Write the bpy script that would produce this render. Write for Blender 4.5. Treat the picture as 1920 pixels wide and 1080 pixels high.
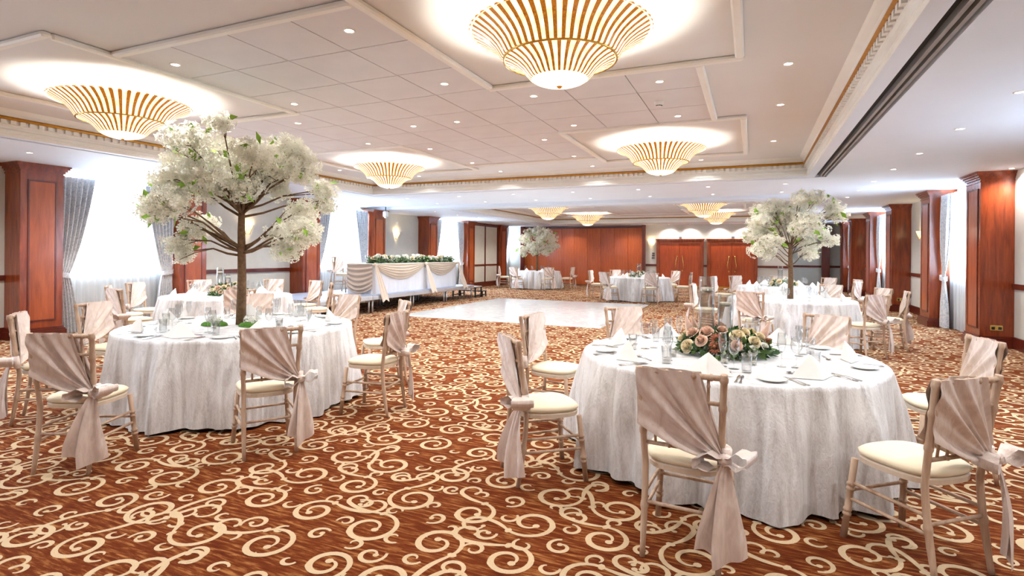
import bpy, math, random
import numpy as np
from mathutils import Vector, Matrix

random.seed(7)
rng = np.random.default_rng(7)
PI = math.pi
SC = bpy.context.scene
COL = SC.collection
for _o in list(bpy.data.objects):
    bpy.data.objects.remove(_o)

# ------------------------------------------------------------------ camera
cam_data = bpy.data.cameras.new('camera')
cam = bpy.data.objects.new('camera', cam_data)
COL.objects.link(cam)
cam_data.sensor_width = 36.0
cam_data.lens = 1029.4 / 1920.0 * 36.0
cam_data.shift_y = -(540.0 - 475.3) / 1920.0
cam_data.clip_end = 200
_yaw, _roll = 0.4121, -0.0082
_r = Vector((math.cos(_yaw), math.sin(_yaw), 0))
_f = Vector((-math.sin(_yaw), math.cos(_yaw), 0))
_u = Vector((0, 0, 1))
_R = _r * math.cos(_roll) - _u * math.sin(_roll)
_U = _u * math.cos(_roll) + _r * math.sin(_roll)
cam.matrix_world = Matrix(((_R.x, _U.x, -_f.x, 0), (_R.y, _U.y, -_f.y, 0), (_R.z, _U.z, -_f.z, 1.5), (0, 0, 0, 1)))
SC.camera = cam

# ------------------------------------------------------------------ world, exposure
SC.view_settings.view_transform = 'Standard'
SC.view_settings.look = 'None'
SC.view_settings.gamma = 1.0
SC.view_settings.exposure = 0.62
SC.view_settings.use_curve_mapping = False
world = bpy.data.worlds.new('sky')
SC.world = world
world.use_nodes = True
_bg = world.node_tree.nodes['Background']
_bg.inputs['Color'].default_value = (0.86, 0.93, 1.0, 1)
_bg.inputs['Strength'].default_value = 2.5

SC.cycles.max_bounces = 5
SC.cycles.diffuse_bounces = 3
SC.cycles.glossy_bounces = 3
SC.cycles.transmission_bounces = 4
SC.cycles.transparent_max_bounces = 16
SC.cycles.caustics_reflective = False
SC.cycles.caustics_refractive = False
SC.cycles.use_adaptive_sampling = True
SC.cycles.adaptive_threshold = 0.06
# light levels, in watts
P_WINDOW = 420.0      # daylight outside each window
P_SPOT = 31.0         # each recessed downlight
P_CHAND = 140.0        # bulbs of each ceiling lamp
P_SCONCE = 5.0

# ------------------------------------------------------------------ room dimensions
XL, XR = -11.40, 3.95          # side walls
XPL, XPR = -10.94, 3.50        # fronts of the pilasters
Y0, YF, YR = -4.0, 25.5, 28.2  # rear wall, far wall, far wall of the recess
ZS, ZS2 = 2.93, 2.85           # soffits
ZC, ZC2 = 3.25, 3.14           # coffer ceilings
C1 = (-8.62, 0.90, 1.54, 11.08)
C2 = (-8.40, 1.18, 15.10, 23.60)

# ------------------------------------------------------------------ material helpers
def srgb(r, g, b):
    def c(v):
        v /= 255.0
        return v / 12.92 if v <= 0.04045 else ((v + 0.055) / 1.055) ** 2.4
    return (c(r), c(g), c(b), 1.0)

class NT:
    def __init__(self, name):
        self.m = bpy.data.materials.new(name)
        self.m.use_nodes = True
        self.t = self.m.node_tree
        self.n = self.t.nodes
        self.b = self.n['Principled BSDF']
        self.out = self.n['Material Output']
        self._tc = None
    def node(self, kind, **kw):
        nd = self.n.new(kind)
        for k, v in kw.items():
            setattr(nd, k, v)
        return nd
    def link(self, a, b):
        self.t.links.new(a, b)
    def coord(self, scale=(1, 1, 1), kind='Object', rot=(0, 0, 0)):
        if self._tc is None:
            self._tc = self.node('ShaderNodeTexCoord')
        mp = self.node('ShaderNodeMapping')
        mp.inputs['Scale'].default_value = scale
        mp.inputs['Rotation'].default_value = rot
        self.link(self._tc.outputs[kind], mp.inputs['Vector'])
        return mp.outputs['Vector']
    def noise(self, vec, scale, detail=3, rough=0.5, dist=0.0):
        nd = self.node('ShaderNodeTexNoise')
        nd.inputs['Scale'].default_value = scale
        nd.inputs['Detail'].default_value = detail
        nd.inputs['Roughness'].default_value = rough
        nd.inputs['Distortion'].default_value = dist
        self.link(vec, nd.inputs['Vector'])
        return nd.outputs['Fac']
    def ramp(self, fac, stops):
        nd = self.node('ShaderNodeValToRGB')
        el = nd.color_ramp.elements
        while len(el) > 1:
            el.remove(el[-1])
        el[0].position, el[0].color = stops[0]
        for p, c in stops[1:]:
            e = el.new(p)
            e.color = c
        self.link(fac, nd.inputs['Fac'])
        return nd.outputs['Color']
    def bump(self, h, strength=0.3, dist=0.01):
        nd = self.node('ShaderNodeBump')
        nd.inputs['Strength'].default_value = strength
        nd.inputs['Distance'].default_value = dist
        self.link(h, nd.inputs['Height'])
        self.link(nd.outputs['Normal'], self.b.inputs['Normal'])

def pmat(name, col, rough=0.5, metal=0.0, spec=0.5, var=0.06, vscale=6.0, bump=0.0, bscale=60.0, sheen=0.0,
         coat=0.0, emit=None, estr=0.0, trans=0.0):
    k = NT(name)
    b = k.b
    c = col if len(col) == 4 else (*col, 1)
    if var > 0:
        f = k.noise(k.coord(), vscale, 4)
        lo = tuple(v * (1 - var) for v in c[:3]) + (1,)
        hi = tuple(min(1, v * (1 + var)) for v in c[:3]) + (1,)
        k.link(k.ramp(f, [(0.3, lo), (0.7, hi)]), b.inputs['Base Color'])
    else:
        b.inputs['Base Color'].default_value = c
    b.inputs['Roughness'].default_value = rough
    b.inputs['Metallic'].default_value = metal
    b.inputs['Specular IOR Level'].default_value = spec
    b.inputs['Sheen Weight'].default_value = sheen
    b.inputs['Coat Weight'].default_value = coat
    if bump > 0:
        k.bump(k.noise(k.coord(), bscale, 3), bump, 0.004)
    if emit is not None:
        b.inputs['Emission Color'].default_value = emit if len(emit) == 4 else (*emit, 1)
        b.inputs['Emission Strength'].default_value = estr
    return k.m

M = {}
M['wall'] = pmat('wall_paper', srgb(206, 203, 194), 0.75, var=0.03, bump=0.08, bscale=120)
M['soffit'] = pmat('soffit_paint', srgb(220, 225, 235), 0.7, var=0.015, vscale=1.5)
M['ceil'] = pmat('coffer_paint', srgb(222, 221, 222), 0.75, var=0.02, vscale=1.2)
M['tile'] = pmat('ceiling_tile_paint', srgb(218, 216, 219), 0.8, var=0.03, vscale=3, bump=0.1, bscale=200)
M['mould'] = pmat('white_moulding', srgb(236, 234, 228), 0.5, var=0.02)
M['gold'] = pmat('gilt_trim', srgb(176, 120, 22), 0.36, metal=0.55, var=0.15, vscale=20)
M['black'] = pmat('slot_black', (0.006, 0.006, 0.007), 0.7, var=0.1)
M['fin'] = pmat('diffuser_fin', srgb(150, 146, 142), 0.5, metal=0.3)
M['brass'] = pmat('brass', srgb(212, 176, 96), 0.25, metal=0.9, var=0.08)
M['chrome'] = pmat('cutlery_steel', srgb(196, 194, 192), 0.18, metal=1.0, var=0.05)
M['alu'] = pmat('stage_aluminium', srgb(205, 205, 208), 0.35, metal=0.6, var=0.05)
M['stage_top'] = pmat('stage_deck', srgb(150, 160, 182), 0.45, var=0.06)
M['darkmetal'] = pmat('dark_step_frame', srgb(28, 26, 26), 0.5, var=0.1)
M['white_plastic'] = pmat('white_plastic', srgb(232, 230, 226), 0.4, var=0.02)
M['grey_plastic'] = pmat('grey_plastic', srgb(92, 92, 94), 0.5, var=0.05)
M['napkin'] = pmat('napkin_linen', srgb(238, 236, 232), 0.8, var=0.02, bump=0.15, bscale=350, sheen=0.2)
M['china'] = pmat('white_china', srgb(240, 238, 232), 0.15, var=0.01, coat=0.5)
M['candle'] = pmat('candle_wax', srgb(244, 238, 220), 0.5, var=0.02)
M['flame_wick'] = pmat('wick', srgb(60, 50, 40), 0.8, var=0.05)
M['cushion'] = pmat('seat_pad_cream', srgb(232, 218, 190), 0.8, var=0.03, bump=0.1, bscale=300, sheen=0.15)
M['moss'] = pmat('moss_green', srgb(74, 122, 26), 0.9, var=0.4, vscale=90, bump=0.9, bscale=180)
M['leaf'] = pmat('leaf_green', srgb(88, 118, 58), 0.55, var=0.45, vscale=14)
M['leaf_dark'] = pmat('leaf_dark', srgb(46, 82, 40), 0.5, var=0.4, vscale=18)
M['leaf_grey'] = pmat('leaf_eucalyptus', srgb(140, 162, 132), 0.6, var=0.25, vscale=14)
M['leaf_lime'] = pmat('leaf_lime', srgb(142, 184, 60), 0.5, var=0.25, vscale=14)
M['peach'] = pmat('rose_peach', srgb(238, 202, 180), 0.6, var=0.15, vscale=26)
M['creamrose'] = pmat('rose_cream', srgb(240, 224, 190), 0.6, var=0.1, vscale=26)
M['rust'] = pmat('dahlia_rust', srgb(176, 108, 78), 0.65, var=0.3, vscale=40)
M['whitefl'] = pmat('flower_white', srgb(240, 238, 228), 0.6, var=0.06, vscale=30)
def petal(name, c):
    k = NT(name)
    f = k.noise(k.coord(), 9.0, 3)
    col = k.ramp(f, [(0.3, tuple(v * 0.92 for v in c[:3]) + (1,)), (0.7, c)])
    df_ = k.node('ShaderNodeBsdfDiffuse'); tr_ = k.node('ShaderNodeBsdfTranslucent')
    k.link(col, df_.inputs['Color']); k.link(col, tr_.inputs['Color'])
    mx = k.node('ShaderNodeMixShader')
    mx.inputs[0].default_value = 0.42
    k.link(df_.outputs[0], mx.inputs[1]); k.link(tr_.outputs[0], mx.inputs[2])
    k.link(mx.outputs[0], k.out.inputs['Surface'])
    return k.m
M['blossom'] = petal('blossom_ivory', srgb(252, 250, 236))
M['blossom_eye'] = pmat('blossom_stamen', srgb(176, 150, 98), 0.7, var=0.2, vscale=30)
M['pampas'] = pmat('pampas_pink', srgb(214, 178, 160), 0.8, var=0.12, vscale=30)
M['bark'] = pmat('bark_brown', srgb(112, 84, 58), 0.85, var=0.35, vscale=30, bump=0.7, bscale=70)
M['ticktaupe'] = pmat('swag_taupe', srgb(190, 170, 152), 0.45, var=0.08, vscale=3, sheen=0.3)
M['swagcream'] = pmat('swag_cream', srgb(214, 196, 178), 0.45, var=0.06, vscale=3, sheen=0.3)
M['toptable'] = pmat('top_table_cloth', srgb(232, 232, 238), 0.7, var=0.02, bump=0.05, bscale=200)
M['beigepanel'] = pmat('fabric_panel', srgb(208, 200, 184), 0.8, var=0.04, bump=0.1, bscale=250)
M['frosted'] = pmat('frosted_lens', srgb(250, 248, 240), 0.4, var=0.0, emit=(1, 0.94, 0.84), estr=14.0)
M['sconceglass'] = pmat('sconce_glass', srgb(250, 236, 200), 0.3, var=0.05, emit=(1, 0.80, 0.45), estr=2.2)
M['lampglass'] = None

def wood(name, dark, light, rough=0.25, axis='z', coat=0.3):
    k = NT(name)
    sc = {'z': (9, 9, 0.9), 'x': (0.9, 9, 9), 'y': (9, 0.9, 9)}[axis]
    n1 = k.noise(k.coord(sc), 1.6, 6, 0.6, 0.6)
    n2 = k.noise(k.coord((sc[0] * 5, sc[1] * 5, sc[2] * 2)), 3.0, 4, 0.6)
    mx = k.node('ShaderNodeMath', operation='MULTIPLY_ADD')
    mx.inputs[1].default_value = 0.35
    k.link(n2, mx.inputs[0])
    k.link(n1, mx.inputs[2])
    mid = tuple((a + b) / 2 for a, b in zip(dark, light))
    k.link(k.ramp(mx.outputs[0], [(0.45, dark), (0.68, mid), (0.92, light)]), k.b.inputs['Base Color'])
    k.b.inputs['Roughness'].default_value = rough
    k.b.inputs['Coat Weight'].default_value = coat
    k.b.inputs['Coat Roughness'].default_value = 0.12
    return k.m

M['wood'] = wood('mahogany', srgb(104, 38, 15), srgb(162, 72, 31))
M['woodp'] = wood('mahogany_burr', srgb(132, 54, 20), srgb(182, 90, 42), 0.3)
M['wooddk'] = wood('mahogany_dark', srgb(74, 22, 14), srgb(112, 40, 22), 0.3)
M['woodpart'] = wood('partition_veneer', srgb(160, 68, 20), srgb(196, 98, 40), 0.35, coat=0.15)
M['wooddoor'] = wood('door_veneer', srgb(142, 50, 16), srgb(182, 80, 34), 0.28)
M['limewash'] = wood('limewashed_wood', srgb(160, 126, 102), srgb(216, 190, 166), 0.55, coat=0.0)
M['seatrim'] = pmat('seat_frame_limed', srgb(226, 210, 190), 0.5, var=0.06, vscale=20)

def satin():
    k = NT('blush_satin')
    f = k.noise(k.coord((5, 5, 2)), 3.0, 4, 0.55, 0.8)
    k.link(k.ramp(f, [(0.3, srgb(206, 186, 176)), (0.55, srgb(226, 208, 198)), (0.75, srgb(238, 226, 218))]), k.b.inputs['Base Color'])
    k.b.inputs['Roughness'].default_value = 0.28
    k.b.inputs['Sheen Weight'].default_value = 0.25
    k.bump(k.noise(k.coord((14, 14, 4)), 2.2, 4, 0.6, 0.6), 0.35, 0.02)
    return k.m
M['satin'] = satin()

def velvet():
    k = NT('crushed_velvet')
    a = k.noise(k.coord((4.2, 4.2, 0.45)), 3.0, 4, 0.55, 0.8)
    b = k.noise(k.coord((22, 22, 9)), 2.4, 5, 0.65, 1.5)
    mx = k.node('ShaderNodeMath', operation='MULTIPLY_ADD')
    mx.inputs[1].default_value = 0.45
    k.link(b, mx.inputs[0])
    k.link(a, mx.inputs[2])
    k.link(k.ramp(mx.outputs[0], [(0.50, srgb(184, 180, 179)), (0.68, srgb(218, 217, 218)), (0.88, srgb(244, 245, 248))]), k.b.inputs['Base Color'])  # grey to white streaks paint velvet sheen and fold shading into the colour
    k.b.inputs['Roughness'].default_value = 0.42
    k.b.inputs['Sheen Weight'].default_value = 0.5
    k.bump(b, 0.55, 0.012)
    return k.m
M['velvet'] = velvet()

def damask():
    k = NT('silver_damask')
    v = k.coord((1, 1, 1))
    f = k.noise(v, 9.0, 4, 0.6, 2.5)
    k.link(k.ramp(f, [(0.44, srgb(186, 187, 191)), (0.52, srgb(226, 225, 222)), (0.6, srgb(200, 200, 204))]), k.b.inputs['Base Color'])
    k.b.inputs['Roughness'].default_value = 0.5
    k.b.inputs['Sheen Weight'].default_value = 0.3
    return k.m
M['drape'] = damask()

def sheer():
    k = NT('sheer_voile')
    tr = k.node('ShaderNodeBsdfTranslucent')
    tr.inputs['Color'].default_value = (0.88, 0.9, 0.93, 1)
    df = k.node('ShaderNodeBsdfDiffuse')
    df.inputs['Color'].default_value = (0.82, 0.84, 0.87, 1)
    tp = k.node('ShaderNodeBsdfTransparent')
    m1 = k.node('ShaderNodeMixShader')
    m1.inputs[0].default_value = 0.4
    k.link(tr.outputs[0], m1.inputs[1]); k.link(df.outputs[0], m1.inputs[2])
    m2 = k.node('ShaderNodeMixShader')
    w = k.noise(k.coord((1, 60, 60)), 6.0, 2)
    r = k.ramp(w, [(0.3, (0.18, 0.18, 0.18, 1)), (0.7, (0.36, 0.36, 0.36, 1))])
    k.link(r, m2.inputs[0])
    k.link(m1.outputs[0], m2.inputs[1]); k.link(tp.outputs[0], m2.inputs[2])
    k.link(m2.outputs[0], k.out.inputs['Surface'])
    return k.m
M['sheer'] = sheer()

def thin_glass(name, tint=(0.97, 0.98, 0.98, 1), refl=1.0):
    k = NT(name)
    lw_ = k.node('ShaderNodeLayerWeight')
    lw_.inputs['Blend'].default_value = 0.5
    pw_ = k.node('ShaderNodeMath', operation='POWER')
    pw_.inputs[1].default_value = 3.0
    k.link(lw_.outputs['Facing'], pw_.inputs[0])
    mu = k.node('ShaderNodeMath', operation='MULTIPLY_ADD')
    mu.inputs[1].default_value = 0.55 * refl
    mu.inputs[2].default_value = 0.05
    k.link(pw_.outputs[0], mu.inputs[0])
    nz = k.noise(k.coord(), 3.0, 1)
    mul = k.node('ShaderNodeMath', operation='MULTIPLY_ADD')
    mul.inputs[1].default_value = 0.03
    k.link(nz, mul.inputs[0]); k.link(mu.outputs[0], mul.inputs[2])
    gl = k.node('ShaderNodeBsdfGlossy')
    gl.inputs['Roughness'].default_value = 0.05
    tp = k.node('ShaderNodeBsdfTransparent')
    tp.inputs['Color'].default_value = tint
    mx = k.node('ShaderNodeMixShader')
    k.link(mul.outputs[0], mx.inputs[0]); k.link(tp.outputs[0], mx.inputs[1]); k.link(gl.outputs[0], mx.inputs[2])
    k.link(mx.outputs[0], k.out.inputs['Surface'])
    return k.m
M['glass'] = thin_glass('clear_glass', (0.955, 0.96, 0.96, 1), refl=2.0)
M['pane'] = thin_glass('window_glass', (0.95, 0.98, 1, 1), 0.8)

def lamp_glass():
    k = NT('lamp_glass')
    f = k.noise(k.coord(), 14.0, 4, 0.6)
    c = k.ramp(f, [(0.3, (1.0, 0.78, 0.36, 1)), (0.6, (1.0, 0.90, 0.62, 1)), (0.8, (1, 0.97, 0.85, 1))])
    k.link(c, k.b.inputs['Base Color'])
    k.link(c, k.b.inputs['Emission Color'])
    k.b.inputs['Emission Strength'].default_value = 0.85
    k.b.inputs['Roughness'].default_value = 0.3
    return k.m
M['lampglass'] = lamp_glass()
def lamp_bowl():
    k = NT('lamp_bowl_glass')
    f = k.noise(k.coord(), 8.0, 3, 0.5)
    c = k.ramp(f, [(0.3, (1.0, 0.88, 0.55, 1)), (0.7, (1, 0.97, 0.82, 1))])
    k.link(c, k.b.inputs['Base Color'])
    k.link(c, k.b.inputs['Emission Color'])
    k.b.inputs['Emission Strength'].default_value = 1.3
    k.b.inputs['Roughness'].default_value = 0.25
    return k.m
M['lampbowl'] = lamp_bowl()
def lamp_rib():
    k = NT('amber_rib_glass')
    f = k.noise(k.coord(), 60.0, 4, 0.7)
    c = k.ramp(f, [(0.3, srgb(150, 84, 14)), (0.6, srgb(190, 120, 32)), (0.8, srgb(226, 168, 72))])
    k.link(c, k.b.inputs['Base Color'])
    k.link(c, k.b.inputs['Emission Color'])
    k.b.inputs['Emission Strength'].default_value = 0.35
    k.b.inputs['Roughness'].default_value = 0.25
    k.b.inputs['Metallic'].default_value = 0.2
    return k.m
M['lamprib'] = lamp_rib()

def carpet():
    k = NT('carpet_rust')
    a = k.noise(k.coord((2.2, 16, 1)), 3.2, 4, 0.6, 0.3)
    b = k.noise(k.coord(), 420.0, 2, 0.7)
    mx = k.node('ShaderNodeMath', operation='MULTIPLY_ADD')
    mx.inputs[1].default_value = 0.55
    k.link(b, mx.inputs[0]); k.link(a, mx.inputs[2])
    k.link(k.ramp(mx.outputs[0], [(0.56, srgb(80, 29, 9)), (0.80, srgb(110, 49, 17)), (0.98, srgb(176, 122, 70))]), k.b.inputs['Base Color'])
    k.b.inputs['Roughness'].default_value = 0.95
    k.b.inputs['Specular IOR Level'].default_value = 0.1
    k.bump(b, 0.6, 0.006)
    return k.m
M['carpet'] = carpet()
def carpet2():
    k = NT('carpet_scroll_cream')
    b = k.noise(k.coord(), 420.0, 2, 0.7)
    k.link(k.ramp(b, [(0.25, srgb(176, 146, 110)), (0.5, srgb(206, 180, 146)), (0.75, srgb(222, 200, 168))]), k.b.inputs['Base Color'])
    k.b.inputs['Roughness'].default_value = 0.95
    k.b.inputs['Specular IOR Level'].default_value = 0.1
    k.bump(b, 0.6, 0.006)
    return k.m
M['scroll'] = carpet2()
def marble():
    k = NT('dance_floor_white')
    a = k.noise(k.coord(), 1.1, 6, 0.6, 2.2)
    k.link(k.ramp(a, [(0.40, srgb(214, 217, 218)), (0.5, srgb(228, 230, 230)), (0.56, srgb(206, 211, 213)), (0.66, srgb(228, 230, 231))]), k.b.inputs['Base Color'])
    k.b.inputs['Roughness'].default_value = 0.16
    k.b.inputs['Specular IOR Level'].default_value = 0.45
    k.b.inputs['Coat Weight'].default_value = 0.25
    k.b.inputs['Coat Roughness'].default_value = 0.06
    return k.m
M['dance'] = marble()

# ------------------------------------------------------------------ mesh helpers
class MB:
    def __init__(self):
        self.v = []
        self.f = []
        self.s = []
    def add(self, verts, faces, smooth=False):
        o = len(self.v)
        self.v.extend(tuple(p) for p in verts)
        self.f.extend(tuple(i + o for i in fc) for fc in faces)
        self.s.extend([smooth] * len(faces))
        return self
    def box(self, x0, x1, y0, y1, z0, z1):
        v = [(x0, y0, z0), (x1, y0, z0), (x1, y1, z0), (x0, y1, z0), (x0, y0, z1), (x1, y0, z1), (x1, y1, z1), (x0, y1, z1)]
        f = [(3, 2, 1, 0), (4, 5, 6, 7), (0, 1, 5, 4), (1, 2, 6, 5), (2, 3, 7, 6), (3, 0, 4, 7)]
        return self.add(v, f)
    def bevbox(self, x0, x1, y0, y1, z0, z1, b):
        # box with chamfered vertical and horizontal edges (stacked rings)
        def ring(d, z):
            return [(x0 + d + b, y0 + d, z), (x1 - d - b, y0 + d, z), (x1 - d, y0 + d + b, z), (x1 - d, y1 - d - b, z),
                    (x1 - d - b, y1 - d, z), (x0 + d + b, y1 - d, z), (x0 + d, y1 - d - b, z), (x0 + d, y0 + d + b, z)]
        self.loft([ring(b, z0), ring(0, z0 + b), ring(0, z1 - b), ring(b, z1)], cap=True)
        return self
    def loft(self, rings, cap=False, closed=True, smooth=False):
        n = len(rings[0])
        v = [p for r in rings for p in r]
        f = []
        for i in range(len(rings) - 1):
            for j in range(n if closed else n - 1):
                k = (j + 1) % n
                f.append((i * n + j, i * n + k, (i + 1) * n + k, (i + 1) * n + j))
        self.add(v, f, smooth)
        if cap:
            o = len(self.v) - len(v)
            self.f.append(tuple(o + j for j in reversed(range(n)))); self.s.append(False)
            self.f.append(tuple(o + (len(rings) - 1) * n + j for j in range(n))); self.s.append(False)
        return self
    def lathe(self, prof, n=24, c=(0, 0, 0), smooth=True, cap=False):
        rings = [[(c[0] + r * math.cos(2 * PI * j / n), c[1] + r * math.sin(2 * PI * j / n), c[2] + z) for j in range(n)] for r, z in prof]
        return self.loft(rings, cap=cap, smooth=smooth)
    def tube(self, pts, rad, n=8, smooth=True, cap=True):
        pts = [Vector(p) for p in pts]
        if not callable(rad):
            rr = rad if isinstance(rad, (list, tuple)) else [rad] * len(pts)
        else:
            rr = [rad(i / (len(pts) - 1)) for i in range(len(pts))]
        rings = []
        prev = None
        for i, p in enumerate(pts):
            a = pts[max(0, i - 1)]
            b = pts[min(len(pts) - 1, i + 1)]
            d = (b - a).normalized()
            if prev is None:
                up = Vector((0, 0, 1)) if abs(d.z) < 0.9 else Vector((1, 0, 0))
                x = d.cross(up).normalized()
            else:
                x = (prev - d * prev.dot(d)).normalized()
            prev = x
            y = d.cross(x)
            rings.append([tuple(p + (x * math.cos(2 * PI * j / n) + y * math.sin(2 * PI * j / n)) * rr[i]) for j in range(n)])
        return self.loft(rings, cap=cap, smooth=smooth)
    def grid(self, fn, nu, nv, smooth=True, closed_u=False):
        v = [fn(i / nu, j / nv) for j in range(nv + 1) for i in range(nu + (0 if closed_u else 1))]
        w = nu if closed_u else nu + 1
        f = []
        for j in range(nv):
            for i in range(nu):
                k = (i + 1) % w if closed_u else i + 1
                f.append((j * w + i, j * w + k, (j + 1) * w + k, (j + 1) * w + i))
        return self.add(v, f, smooth)
    def mesh(self, name, mat):
        me = bpy.data.meshes.new(name)
        me.from_pydata(self.v, [], self.f)
        me.polygons.foreach_set('use_smooth', self.s)
        if mat is not None:
            me.materials.append(M[mat] if isinstance(mat, str) else mat)
        me.update()
        return me
    def build(self, name, mat, parent=None):
        return link(name, self.mesh(name, mat), parent)

def link(name, me, parent=None, loc=None, rotz=0.0):
    o = bpy.data.objects.new(name, me)
    COL.objects.link(o)
    if parent is not None:
        o.parent = parent
    if loc is not None:
        o.location = loc
    if rotz:
        o.rotation_euler = (0, 0, rotz)
    return o

def np_mesh(name, mat, verts, quads, smooth=False):
    me = bpy.data.meshes.new(name)
    verts = np.asarray(verts, np.float32)
    quads = np.asarray(quads, np.int32)
    k = quads.shape[1]
    me.vertices.add(len(verts))
    me.vertices.foreach_set('co', verts.ravel())
    me.loops.add(quads.size)
    me.loops.foreach_set('vertex_index', quads.ravel())
    me.polygons.add(len(quads))
    me.polygons.foreach_set('loop_start', np.arange(0, quads.size, k, dtype=np.int32))
    me.polygons.foreach_set('use_smooth', np.full(len(quads), smooth))
    me.update(calc_edges=True)
    me.materials.append(M[mat] if isinstance(mat, str) else mat)
    return me

def tag(o, label=None, cat=None, group=None, kind=None):
    if label: o['label'] = label
    if cat: o['category'] = cat
    if group: o['group'] = group
    if kind: o['kind'] = kind
    return o

def thing(name, label, cat, loc=(0, 0, 0), rotz=0.0, group=None):
    o = bpy.data.objects.new(name, None)
    o.empty_display_size = 0.1
    COL.objects.link(o)
    o.location = loc
    o.rotation_euler = (0, 0, rotz)
    return tag(o, label, cat, group)

CHILDREN = {}
def copy_tree(o, parent=None):
    c = o.copy()
    COL.objects.link(c)
    c.parent = parent
    for ch in o.children:
        copy_tree(ch, c)
    return c

class Proto:
    """a finished thing, used in place the first time and copied afterwards"""
    def __init__(self, root):
        self.root = root
        self.used = False
    def place(self, loc, rotz=0.0, label=None, group=None, cat=None):
        o = copy_tree(self.root) if self.used else self.root
        self.used = True
        o.location = loc
        o.rotation_euler = (0, 0, rotz)
        return tag(o, label, cat, group)

def struct(o):
    o['kind'] = 'structure'
    return o

def light(name, kind, loc, power, color, parent=None, **kw):
    d = bpy.data.lights.new(name, kind)
    d.energy = power
    d.color = color
    for k_, v_ in kw.items():
        setattr(d, k_, v_)
    o = bpy.data.objects.new(name, d)
    COL.objects.link(o)
    o.location = loc
    if parent is not None:
        o.parent = parent
    return o

# ================================================================== FLOOR
floor = struct(MB().box(XL - 0.3, XR + 0.3, Y0 - 0.3, YR + 0.3, -0.1, 0.0).build('floor', 'carpet'))

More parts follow.
